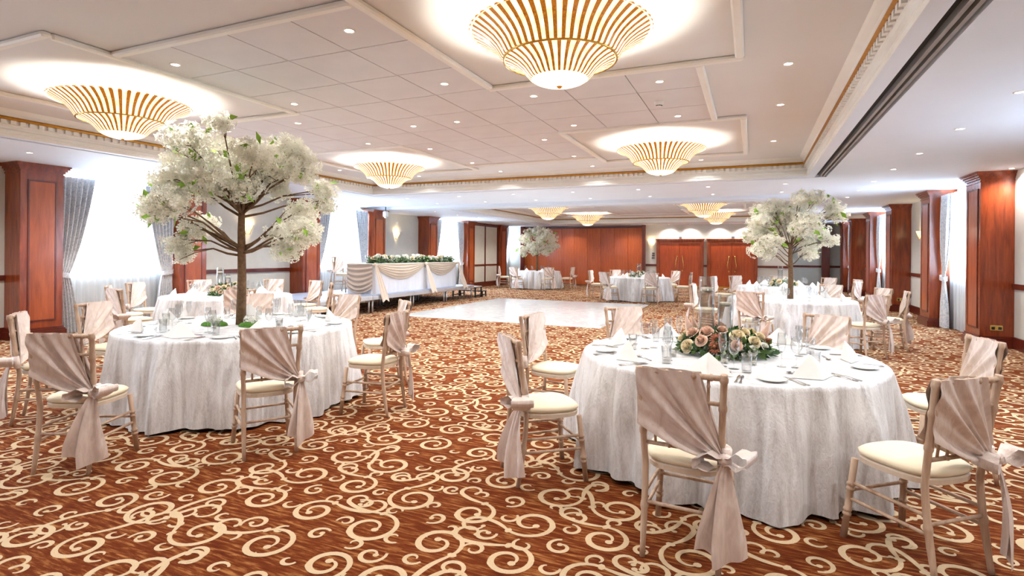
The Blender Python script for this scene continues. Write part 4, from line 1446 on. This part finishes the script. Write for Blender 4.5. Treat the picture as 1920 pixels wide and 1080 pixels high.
for t, lst in ANG.items():
    for a in lst:
        setting(t, a, t in ('T1', 'T2'))
for t, spots in (('T1', [(0.20, -0.38), (-0.34, -0.30), (0.02, -0.40)]), ('T2', [(0.04, -0.34), (-0.36, 0.02), (0.42, 0.10)])):
    for k, (x, y) in enumerate(spots):
        PTe.place((TABLES[t][0] + x, TABLES[t][1] + y, ZT), 0, 'small glass tealight holder, %s from left, on %s' % (['third', 'first', 'second'][k] if t == 'T1' else ['second', 'first', 'third'][k], TD[t]), 'tealights on %s' % TD[t])

# ================================================================== FLOWERS
def flower_cloud(centres, radii, n_each, size, rs, petals=5, flat=0.75):
    """many five-petalled flowers scattered over ellipsoids; returns verts, quads (numpy)"""
    C_, N_ = [], []
    for (c, r), n in zip(zip(centres, radii), n_each):
        d = rs.normal(size=(n, 3))
        d /= np.linalg.norm(d, axis=1)[:, None]
        rad = r * rs.uniform(0.35, 1.18, n)[:, None]
        p = np.array(c) + d * rad * np.array([1, 1, flat])
        C_.append(p); N_.append(d)
    C_ = np.concatenate(C_); N_ = np.concatenate(N_)
    n = len(C_)
    N_ = N_ + rs.normal(size=(n, 3)) * 0.45
    N_ /= np.linalg.norm(N_, axis=1)[:, None]
    h = np.where(np.abs(N_[:, 2:3]) < 0.9, np.array([[0, 0, 1.0]]), np.array([[1.0, 0, 0]]))
    X = np.cross(N_, h); X /= np.linalg.norm(X, axis=1)[:, None]
    Y = np.cross(N_, X)
    sz = size * rs.uniform(0.7, 1.25, n)[:, None]
    ph = rs.uniform(0, 6.28, n)[:, None]
    V = []
    for k in range(petals):
        a = ph + k * 2 * PI / petals
        for rr, da, up in ((0.10, 0.0, 0.0), (0.72, -0.48, 0.30), (1.0, 0.0, 0.22), (0.72, 0.48, 0.30)):
            V.append(C_ + (X * np.cos(a + da) + Y * np.sin(a + da)) * sz * rr + N_ * sz * up)
    V = np.stack(V, 1)           # n, petals*4, 3
    q = np.arange(n * petals * 4).reshape(-1, 4)
    return V.reshape(-1, 3), q, C_, N_

def leaf_cloud(centres, radii, n_each, size, rs, flat=0.7, lo=0.6, hi=1.08):
    C_, N_ = [], []
    for (c, r), n in zip(zip(centres, radii), n_each):
        d = rs.normal(size=(n, 3)); d /= np.linalg.norm(d, axis=1)[:, None]
        C_.append(np.array(c) + d * r * rs.uniform(lo, hi, n)[:, None] * np.array([1, 1, flat])); N_.append(d)
    C_ = np.concatenate(C_); D = np.concatenate(N_) + rs.normal(size=(len(C_), 3)) * 0.7
    D /= np.linalg.norm(D, axis=1)[:, None]
    W = np.cross(D, rs.normal(size=D.shape)); W /= np.linalg.norm(W, axis=1)[:, None]
    U = np.cross(D, W)
    s = size * rs.uniform(0.6, 1.3, len(C_))[:, None]
    V = np.stack([C_, C_ + D * s * 0.5 + W * s * 0.24 + U * s * 0.05, C_ + D * s, C_ + D * s * 0.5 - W * s * 0.24 + U * s * 0.05], 1)
    return V.reshape(-1, 3), np.arange(len(C_) * 4).reshape(-1, 4)

def tree(t, label, trunk_top, forks, centres, radii, dens, fsize, bk=1.0, name='blossom_tree'):
    cx, cy, _ = TABLES[t]
    rs = np.random.default_rng(sum(map(ord, t)))
    rr = random.Random(5)
    root = thing(name, label, 'tree', (cx, cy, ZT + 0.003))
    m = MB()
    m.tube([(0.0, 0.0, 0.0), (0.006, 0.004, trunk_top * 0.4), (-0.004, 0, trunk_top * 0.8), (0, 0, trunk_top)], [0.050, 0.042, 0.036, 0.030], 12)
    tr = m.build('trunk', 'bark', root)
    for i, (c, r) in enumerate(zip(centres, radii)):
        zf = max([f for f in forks if f < c[2] - 0.12] or [forks[0]])
        a = Vector((0, 0, zf - rr.uniform(0.0, 0.10))); b = Vector(c)
        mid = a.lerp(b, 0.5) + Vector((0, 0, 0.02 + 0.05 * rr.random()))
        mid.x *= 0.95
        pts = [a, a.lerp(mid, 0.5) + Vector((0, 0, -0.015)), mid, mid.lerp(b, 0.6) + Vector((rr.uniform(-.03, .03), rr.uniform(-.03, .03), 0.02)), b]
        MB().tube(pts, [k * bk for k in (0.015, 0.012, 0.009, 0.006, 0.003)], 6).build('branch', 'bark', root)
        for k in range(2):
            e = b + Vector((rr.uniform(-1, 1), rr.uniform(-1, 1), rr.uniform(-0.7, 0.7))) * r * 0.8
            MB().tube([pts[2 + k], pts[2 + k].lerp(e, 0.55) + Vector((0, 0, 0.02)), e], [0.007, 0.005, 0.003], 5).build('twig', 'bark', root)
    n_each = [max(20, int(dens * r * r)) for r in radii]
    V, q, C_, N_ = flower_cloud(centres, radii, n_each, fsize, rs)
    o = link('blossom', np_mesh('blossom', 'blossom', V, q), root)
    o['kind'] = 'stuff'
    # stamens
    n = len(C_)
    sel = rs.random(n) < 0.35
    c2, n2 = C_[sel] + N_[sel] * fsize * 0.16, N_[sel]
    h = np.where(np.abs(n2[:, 2:3]) < 0.9, np.array([[0, 0, 1.0]]), np.array([[1.0, 0, 0]]))
    X = np.cross(n2, h); X /= np.linalg.norm(X, axis=1)[:, None]; Y = np.cross(n2, X)
    s = fsize * 0.14
    V = np.stack([c2 + X * s, c2 + Y * s, c2 - X * s, c2 - Y * s], 1).reshape(-1, 3)
    o = link('stamens', np_mesh('stamens', 'blossom_eye', V, np.arange(len(V)).reshape(-1, 4)), root)
    o['kind'] = 'stuff'
    V, q = leaf_cloud(centres, radii, [max(2, int(k * 0.022)) for k in n_each], fsize * 3.2, rs)
    o = link('leaves', np_mesh('leaves', 'leaf_lime', V, q), root)
    o['kind'] = 'stuff'
    return root

def view_points(t, scale, x0, ybase, pix, seed):
    """cluster list (x pixel, y pixel, radius) laid out around the trunk: sideways and up as seen, depth spread round the crown"""
    rs = random.Random(seed)
    rgt = (math.cos(_yaw), math.sin(_yaw)); fwd = (-math.sin(_yaw), math.cos(_yaw))
    cs, rd = [], []
    for k, (px, py, r) in enumerate(pix):
        u = (px - x0) * scale
        z = (ybase - py) * scale
        lim = math.sqrt(max(0.02, 0.95 ** 2 - min(0.9, u * u)))
        w = rs.uniform(-0.75, 0.75) * lim * 0.8
        cs.append((rgt[0] * u + fwd[0] * w, rgt[1] * u + fwd[1] * w, z)); rd.append(r)
    return cs, rd
px2 = [(286, 296, .11), (357, 262, .20), (390, 280, .20), (445, 248, .12), (465, 285, .24), (512, 272, .20), (540, 300, .18), (380, 308, .17), (427, 308, .22),
       (490, 318, .18), (310, 340, .19), (352, 347, .19), (395, 352, .18), (455, 352, .18), (492, 350, .13), (570, 350, .15), (580, 375, .11), (548, 322, .13),
       (268, 400, .11), (297, 392, .16), (340, 392, .18), (375, 384, .16), (360, 430, .14), (342, 455, .12), (346, 477, .10), (527, 400, .16), (552, 392, .14),
       (515, 440, .16), (563, 435, .18), (590, 436, .12), (540, 466, .14), (420, 330, .2), (450, 300, .2), (330, 415, .14), (400, 320, .2), (500, 300, .2)]
c_, r_ = view_points('T2', 0.00547, 443, 606, px2, 2)
tree('T2', 'tall artificial tree of ivory blossom on the near left table', 1.20, [0.80, 1.10, 1.2], c_, [k * 1.05 for k in r_], 6800, 0.036)
px4 = [(1403, 470, .13), (1402, 440, .14), (1410, 415, .15), (1425, 395, .15), (1448, 388, .16), (1466, 376, .13), (1490, 376, .13), (1515, 384, .14), (1538, 392, .14),
       (1552, 405, .12), (1550, 430, .13), (1545, 450, .12), (1528, 462, .14), (1508, 474, .13), (1440, 468, .14), (1422, 452, .15), (1430, 425, .17), (1455, 410, .18), (1480, 400, .18),
       (1505, 410, .18), (1525, 430, .17), (1470, 430, .17), (1450, 445, .16), (1500, 440, .17), (1420, 474, .12), (1478, 415, .18), (1460, 440, .17), (1490, 425, .17), (1445, 425, .17), (1515, 445, .16), (1435, 455, .15), (1480, 385, .15)]
c_, r_ = view_points('T4', 0.0094, 1474, 558, px4, 3)
tree('T4', 'artificial tree of ivory blossom on the right-hand table', 0.95, [0.62, 0.78, 0.95], c_, [k * 1.2 for k in r_], 5000, 0.040, 0.65)
px5 = [(980, 470, .16), (985, 450, .2), (995, 438, .2), (1010, 436, .22), (1025, 440, .2), (1036, 450, .18), (1042, 462, .13), (1030, 466, .2), (1012, 462, .25), (998, 465, .22), (1004, 474, .15), (983, 478, .1), (1022, 476, .12), (1015, 448, .24)]
c_, r_ = view_points('T5', 0.0234, 1008, 509, px5, 4)
tree('T5', 'small far artificial tree of ivory blossom before the partition', 1.0, [0.7, 0.85, 1.0], c_, [k * 1.35 for k in r_], 2000, 0.06, 0.8)

# moss dishes and white flowers round the foot of the near tree
def moss_dish(loc, label, seed):
    rs = np.random.default_rng(seed)
    root = thing('moss_dish', label, 'moss dish', loc)
    def fn(u, v):
        a = 2 * PI * u
        r = 0.128 * math.sin(PI / 2 * v ** 0.8)
        return (r * 1.15 * math.cos(a), r * 0.8 * math.sin(a), max(0.001, 0.042 * math.cos(PI / 2 * v) + 0.004 * math.sin(9 * a) * v))
    MB().grid(fn, 28, 8, closed_u=True).build('moss', 'moss', root)
    V, q, _, _ = flower_cloud([(-0.04, 0, 0.055), (0.03, 0.01, 0.06)], [0.05, 0.05], [40, 40], 0.02, rs)
    o = link('blossoms', np_mesh('blossoms', 'whitefl', V, q), root); o['kind'] = 'stuff'
moss_dish((-4.80 - 0.17, 4.05 - 0.17, ZT + 0.003), 'green moss mound with white blossom left of the near tree trunk', 1)
moss_dish((-4.80 + 0.215, 4.05 - 0.05, ZT + 0.003), 'green moss mound with white blossom right of the near tree trunk', 2)

# roses and low centrepieces
def rose_mesh(name, mat, r=0.036, dahlia=False):
    m = MB()
    layers = [(0.22, 1.0, 3), (0.40, 0.98, 4), (0.56, 0.94, 5), (0.74, 0.84, 6), (0.90, 0.66, 6), (1.05, 0.40, 7)] if not dahlia else [(0.15, 0.8, 6), (0.4, 0.78, 9), (0.65, 0.66, 12), (0.9, 0.45, 14), (1.05, 0.2, 14)]
    for li, (rad, top, n) in enumerate(layers):
        for k in range(n):
            a0 = 2 * PI * (k + 0.37 * li) / n
            wd = PI / n * (1.5 if not dahlia else 0.85)
            def fn(u, v):
                a = a0 + (u - 0.5) * 2 * wd * (1 - 0.35 * v if not dahlia else 1 - 0.7 * v)
                rr = r * (rad * 0.55 + rad * 0.5 * v + 0.16 * v * v * (li > 1))
                z = r * (top * v * 1.15 - 0.16 * v * v * li * 0.4)
                return (rr * math.cos(a), rr * math.sin(a), z)
            m.grid(fn, 3, 3)
    m.lathe([(r * 0.2, 0.0), (r * 0.26, r * 0.6), (r * 0.2, r * 0.98), (r * 0.1, r * 1.08), (r * 0.01, r * 1.1)], 10)
    return m.mesh(name, mat)
ROSES = {'peach': rose_mesh('rose', 'peach'), 'cream': rose_mesh('rose', 'creamrose'), 'white': rose_mesh('rose', 'whitefl', 0.032), 'rust': rose_mesh('dahlia', 'rust', 0.04, True)}

VASES = {'T1': [(-0.115, 0.06), (0.015, 0.02)], 'T3': [(-0.14, 0.0), (0.0, -0.02)], 'T6': [(0.02, 0.05)], 'T7': [(-0.04, 0.05)]}
def centrepiece(t, label, full, pal, dim=(0.34, 0.30, 0.165)):
    cx, cy, _ = TABLES[t]
    rs = np.random.default_rng(sum(map(ord, t)) + 3)
    root = thing('flower_centrepiece', label, 'flowers', (cx, cy, ZT))
    RX, RY, RZ = dim
    holes = [(math.cos(_yaw) * u - math.sin(_yaw) * w, math.sin(_yaw) * u + math.cos(_yaw) * w) for u, w in VASES[t]]
    for mat, n, sz in (('leaf', 520, 0.065), ('leaf_dark', 320, 0.065), ('leaf_grey', 360, 0.06)):
        if not full: n //= 3
        th, ph = rs.uniform(0, 2 * PI, n), np.arccos(rs.uniform(0.0, 1, n))
        k = rs.uniform(0.65, 1.0, n)
        P = np.stack([RX * np.sin(ph) * np.cos(th) * k, RY * np.sin(ph) * np.sin(th) * k, 0.015 + RZ * np.cos(ph) * k], 1)
        D = np.stack([np.sin(ph) * np.cos(th), np.sin(ph) * np.sin(th), np.cos(ph) * 0.8 + 0.1], 1) + rs.normal(size=(n, 3)) * 0.55
        D /= np.linalg.norm(D, axis=1)[:, None]
        W = np.cross(D, rs.normal(size=D.shape)); W /= np.linalg.norm(W, axis=1)[:, None]
        U = np.cross(D, W)
        s = sz * rs.uniform(0.6, 1.3, n)[:, None]
        V = np.stack([P, P + D * s * .5 + W * s * .28 + U * s * .06, P + D * s, P + D * s * .5 - W * s * .28 + U * s * .06], 1).reshape(-1, 3)
        V[:, 2] = np.maximum(V[:, 2], 0.004)
        keep = np.ones(n, bool)
        for hx, hy in holes:
            keep &= np.hypot(V[:, 0] - hx, V[:, 1] - hy).reshape(-1, 4).min(1) > 0.062
        V = V.reshape(-1, 4, 3)[keep].reshape(-1, 3)
        o = link('foliage', np_mesh('foliage', mat, V, np.arange(len(V)).reshape(-1, 4)), root)
        o['kind'] = 'stuff'
    nb = 34 if full else 14
    for k in range(nb):
        th = 2.399963 * k + rs.uniform(-.2, .2)
        ph = math.acos(1 - 0.80 * (k + 0.5) / nb)
        d = Vector((math.sin(ph) * math.cos(th), math.sin(ph) * math.sin(th), math.cos(ph)))
        kind = pal[int(rs.integers(len(pal)))]
        if min(math.hypot(RX * d.x - hx, RY * d.y - hy) for hx, hy in holes) < 0.122:
            continue
        o = link('rose' if kind != 'rust' else 'dahlia', ROSES[kind], root, (RX * d.x * 0.98, RY * d.y * 0.98, 0.03 + RZ * d.z * 0.98))
        q = Vector((d.x, d.y, d.z + 0.15)).to_track_quat('Z', 'Y')
        o.rotation_euler = q.to_euler()
        sc = rs.uniform(0.85, 1.35) * (1.0 if full else 1.25)
        o.scale = (sc, sc, sc)
    V, q, _, _ = flower_cloud([(0.12, -0.2, 0.08), (-0.14, -0.18, 0.085), (0.2, 0.1, 0.09), (0, -0.24, 0.075)], [0.06] * 4, [30] * 4, 0.012, rs)
    o = link('filler_blossom', np_mesh('filler_blossom', 'whitefl', V, q), root)
    o['kind'] = 'stuff'
    if full:
        for k, (x, y) in enumerate(((-0.24, 0.12), (-0.20, 0.16), (0.26, 0.05))):
            lean = Vector((-0.35 if x < 0 else 0.35, 0.1, 1)).normalized()
            def fn(u, v):
                a = 2 * PI * u
                w = 0.026 * math.sin(PI * v ** 0.7) + 0.001
                p = lean * (0.17 * v)
                return (x + p.x + w * math.cos(a), y + p.y + w * math.sin(a), 0.10 + p.z + 0.004 * math.sin(13 * a + 20 * v))
            MB().grid(fn, 10, 10, closed_u=True).build('pampas_plume', 'pampas', root)
    return root
centrepiece('T1', 'low mound of peach roses, rust dahlias and foliage on the near right table', True, ['peach', 'cream', 'peach', 'rust', 'cream', 'white'])
centrepiece('T3', 'low mound of peach flowers and foliage on the table by the left window', True, ['peach', 'cream', 'peach', 'cream'], (0.30, 0.28, 0.16))
centrepiece('T6', 'white flower centrepiece on the table beyond the dance floor', False, ['white', 'white', 'cream'], (0.30, 0.28, 0.16))
centrepiece('T7', 'white flower centrepiece on the table behind the right blossom tree', False, ['white', 'cream'], (0.30, 0.28, 0.16))

def vase(x, y, h, r, label, z=ZT):
    root = thing('cylinder_vase', label, 'vase', (x, y, z))
    MB().lathe([(0.001, 0.0), (r, 0.0), (r, h), (r - 0.004, h), (r - 0.004, 0.014), (0.001, 0.014)], 28).build('glass_cylinder', 'glass', root)
    MB().lathe([(0.001, 0.016), (r - 0.005, 0.016), (r - 0.005, h * 0.80), (0.001, h * 0.80)], 24).build('water', 'glass', root)
    MB().lathe([(0.001, h * 0.785), (r * 0.55, h * 0.79), (r * 0.82, h * 0.82), (r * 0.78, h * 0.855), (0.001, h * 0.86)], 22).build('floating_candle', 'candle', root)
    MB().tube([(0, 0, h * 0.85), (0, 0, h * 0.875)], 0.0025, 5).build('wick', 'flame_wick', root)
    return root
def rel(t, u, w):
    cx, cy, _ = TABLES[t]
    return (cx + math.cos(_yaw) * u - math.sin(_yaw) * w, cy + math.sin(_yaw) * u + math.cos(_yaw) * w)
vase(*rel('T1', -0.115, 0.06), 0.585, 0.058, 'taller glass cylinder vase with floating candle on the near right table')
vase(*rel('T1', 0.015, 0.02), 0.455, 0.056, 'shorter glass cylinder vase with floating candle on the near right table')
vase(*rel('T3', -0.14, 0.0), 0.47, 0.055, 'taller glass cylinder vase on the table by the left window')
vase(*rel('T3', 0.0, -0.02), 0.37, 0.055, 'shorter glass cylinder vase on the table by the left window')
vase(*rel('T6', 0.02, 0.05), 0.45, 0.06, 'glass cylinder vase among white flowers beyond the dance floor')
vase(*rel('T7', -0.04, 0.05), 0.50, 0.06, 'glass cylinder vase behind the right blossom tree trunk')

# ================================================================== DANCE FLOOR
df = thing('dance_floor', 'glossy white dance floor laid on the carpet', 'dance floor', (-5.25, 13.7, 0))
hw, hl = 2.36, 2.72
MB().loft([[(-hw, -hl, 0.0005), (hw, -hl, 0.0005), (hw, hl, 0.0005), (-hw, hl, 0.0005)], [(-hw, -hl, 0.028), (hw, -hl, 0.028), (hw, hl, 0.028), (-hw, hl, 0.028)]], cap=True).build('surface', 'dance', df)
e = 0.10
for (x0, x1, y0, y1, ax) in ((-hw - e, hw + e, -hl - e, -hl, 'y-'), (-hw - e, hw + e, hl, hl + e, 'y+'), (-hw - e, -hw, -hl, hl, 'x-'), (hw, hw + e, -hl, hl, 'x+')):
    lo, hi = 0.004, 0.028
    zz = {'y-': (lo, lo, hi, hi), 'y+': (hi, hi, lo, lo), 'x-': (lo, hi, hi, lo), 'x+': (hi, lo, lo, hi)}[ax]
    MB().add([(x0, y0, 0.0005), (x1, y0, 0.0005), (x1, y1, 0.0005), (x0, y1, 0.0005), (x0, y0, zz[0]), (x1, y0, zz[1]), (x1, y1, zz[2]), (x0, y1, zz[3])],
             [(3, 2, 1, 0), (4, 5, 6, 7), (0, 1, 5, 4), (1, 2, 6, 5), (2, 3, 7, 6), (3, 0, 4, 7)]).build('edge_ramp', 'alu', df)

# ================================================================== STAGE AND TOP TABLE
XS0, XS1, YS0, YS1, ZSt = -10.75, -8.57, 9.25, 16.45, 0.43
sg = thing('stage', 'low portable stage with grey deck and pale edge along the left wall', 'stage', ((XS0 + XS1) / 2, (YS0 + YS1) / 2, 0))
ox, oy = sg.location.x, sg.location.y
nd = 4
dl = (YS1 - YS0) / nd
for k in range(nd):
    a, b = YS0 + k * dl, YS0 + (k + 1) * dl
    MB().bevbox(XS0 - ox, XS1 - ox, a + 0.004 - oy, b - 0.004 - oy, 0.32, ZSt - 0.012, 0.006).build('deck_frame', 'alu', sg)
    MB().box(XS0 + 0.01 - ox, XS1 - 0.01 - ox, a + 0.012 - oy, b - 0.012 - oy, ZSt - 0.012, ZSt).build('deck_board', 'stage_top', sg)
    for x in (XS0 + 0.1, (XS0 + XS1) / 2, XS1 - 0.07):
        for y in (a + 0.07, b - 0.07):
            MB().tube([(x - ox, y - oy, 0), (x - ox, y - oy, 0.325)], 0.024, 10).build('leg', 'alu', sg)
stp = thing('stage_steps', 'small black-framed step at the right end of the stage', 'steps', (-9.0, 17.05, 0))
for y0_, y1_, zt_ in ((-0.55, -0.05, 0.37), (-0.03, 0.30, 0.20)):
    MB().bevbox(-0.45, 0.45, y0_, y1_, zt_ - 0.03, zt_, 0.005).build('tread', 'alu' if zt_ > 0.3 else 'darkmetal', stp)
    for x in (-0.43, 0.43):
        for y in (y0_ + 0.03, y1_ - 0.03):
            MB().box(x - 0.02, x + 0.02, y - 0.02, y + 0.02, 0, zt_ - 0.03).build('leg', 'darkmetal', stp)
        MB().box(x - 0.015, x + 0.015, y0_ + 0.05, y1_ - 0.05, 0.05, 0.085).build('foot_rail', 'darkmetal', stp)

XT0, XT1, YT0, YT1, ZT0, ZT1 = -9.58, -8.80, 11.32, 15.62, ZSt, 1.215
tt = thing('top_table', 'long top table on the stage, white cloth with taupe satin swags', 'table', ((XT0 + XT1) / 2, (YT0 + YT1) / 2, ZSt))
ox, oy = tt.location.x, tt.location.y
def L_(x, y, z): return (x - ox, y - oy, z - ZSt)
MB().bevbox(XT0 - ox, XT1 - ox, YT0 - oy, YT1 - oy, ZT1 - 0.03 - ZSt, ZT1 - ZSt, 0.008).build('tabletop', 'toptable', tt)
for x in (XT0 + 0.06, XT1 - 0.06):
    for y in (YT0 + 0.1, (YT0 + YT1) / 2, YT1 - 0.1):
        MB().tube([L_(x, y, ZSt), L_(x, y, ZT1 - 0.03)], 0.018, 8).build('leg', 'alu', tt)
def skirt(u, v):
    per = [(XT0, YT0), (XT1, YT0), (XT1, YT1), (XT0, YT1)]
    seg = [XT1 - XT0, YT1 - YT0, XT1 - XT0]
    d = u * sum(seg)
    fl = 0.012 * v * math.sin(d * 16) + 0.006 * v * math.sin(d * 37)
    if d <= seg[0]:
        x, y = XT0 + d, YT0 - 0.004 - fl
    elif d <= seg[0] + seg[1]:
        x, y = XT1 + 0.004 + fl, YT0 + d - seg[0]
    else:
        x, y = XT1 - (d - seg[0] - seg[1]), YT1 + 0.004 + fl
    return L_(x, y, ZT1 - 0.01 - v * (ZT1 - 0.015 - ZSt))
MB().grid(skirt, 160, 10).build('white_skirt', 'toptable', tt)
def swag(y0, y1, depth):
    def fn(u, v):
        y = y0 + (y1 - y0) * u
        sag = depth * (1 - (2 * u - 1) ** 2) 
        top = ZT1 - 0.005
        z = top - (0.05 + sag * 1.0) * v - 0.03 * v * (1 - (2 * u - 1) ** 2)
        fold = 0.028 * math.sin(v * 2 * PI * 5.5) * (0.35 + 0.65 * (1 - (2 * u - 1) ** 2))
        x = XT1 + 0.03 + 0.045 * math.sin(PI * v) * (1 - (2 * u - 1) ** 2) + fold * 0.8
        return L_(x, y, z)
    return MB().grid(fn, 36, 40)
ymid = 13.72
swag(YT0 + 0.04, ymid, 0.36).build('swag', 'swagcream', tt)
swag(ymid, YT1 - 0.02, 0.32).build('swag', 'swagcream', tt)
def end_fn(u, v):
    x = XT0 + (XT1 - XT0 + 0.02) * u
    drape = 0.14 * (1 - (2 * u - 1) ** 2) * min(1, v * 1.4)
    z = ZT1 - 0.005 - v * (ZT1 - ZSt - 0.17) - drape
    y = YT0 - 0.035 - 0.03 * math.sin(v * 2 * PI * 6 + u * 1.5) * (0.3 + 0.7 * math.sin(PI * u)) - 0.03 * math.sin(PI * u)
    return L_(x, y, max(ZSt + 0.01, z))
MB().grid(end_fn, 26, 60).build('end_swag', 'ticktaupe', tt)
def tie_tail(y, w, length, drift):
    def fn(u, v):
        s = u - 0.5
        ww = w * (0.35 + 0.65 * min(1, v * 1.3))
        zz = ZT1 + 0.01 - length * v + (0.06 * (1 - abs(2 * s)) * v if v > 0.99 else 0)
        x = XT1 + 0.075 + 0.012 * math.sin(s * 14) + 0.25 * v
        return L_(x, y + s * ww + drift * v, zz)
    m = MB().grid(fn, 10, 16)
    m.lathe([(0.003, -0.05), (0.05, -0.03), (0.06, 0), (0.05, 0.03), (0.003, 0.05)], 10, c=L_(XT1 + 0.06, y, ZT1 - 0.03))
    return m
tie_tail(YT0 + 0.03, 0.26, 0.98, 0.12).build('tie_tail', 'swagcream', tt)
tie_tail(ymid, 0.26, 0.90, 0.08).build('tie_tail', 'swagcream', tt)
tie_tail(YT1 - 0.02, 0.26, 0.88, 0.10).build('tie_tail', 'swagcream', tt)

# garland along the front edge of the top table
rs_ = np.random.default_rng(21)
gl = thing('flower_garland', 'garland of foliage and white flowers along the top table', 'flowers', (XT1 - 0.16, (YT0 + YT1) / 2, ZT1))
cs = [(rs_.uniform(-0.06, 0.06), -2.0 + k * 4.0 / 27 + rs_.uniform(-.04, .04), 0.055) for k in range(28)]
for mat, n in (('leaf', 55), ('leaf_dark', 45), ('leaf_grey', 30)):
    V, q = leaf_cloud(cs, [0.11] * len(cs), [n] * len(cs), 0.085, rs_, lo=0.3)
    V[:, 2] = np.maximum(V[:, 2], 0.003)
    o = link('foliage', np_mesh('foliage', mat, V, q), gl); o['kind'] = 'stuff'
for k in range(64):
    y = -2.02 + 4.04 * k / 63 + rs_.uniform(-.03, .03)
    o = link('rose', ROSES['white' if k % 4 else 'cream'], gl, (rs_.uniform(-0.05, 0.09), y, 0.07 + rs_.uniform(0, 0.11)))
    o.rotation_euler = (rs_.uniform(-.5, .5), rs_.uniform(0.2, 1.1), 0)
    sc = rs_.uniform(1.2, 2.2)
    o.scale = (sc, sc, sc)
for k in range(9):
    PWn.place((XT1 - 0.42, YT0 + 0.3 + k * 0.46, ZT1 + 0.001), 0, 'wine glass behind the top table garland, %s from left' % ORD[k], 'glasses on the top table')
CH.place((-10.05, 11.75, ZSt + 0.003), -PI / 2, 'chair on the stage behind the left end of the top table', 'limewashed chairs around the tables')
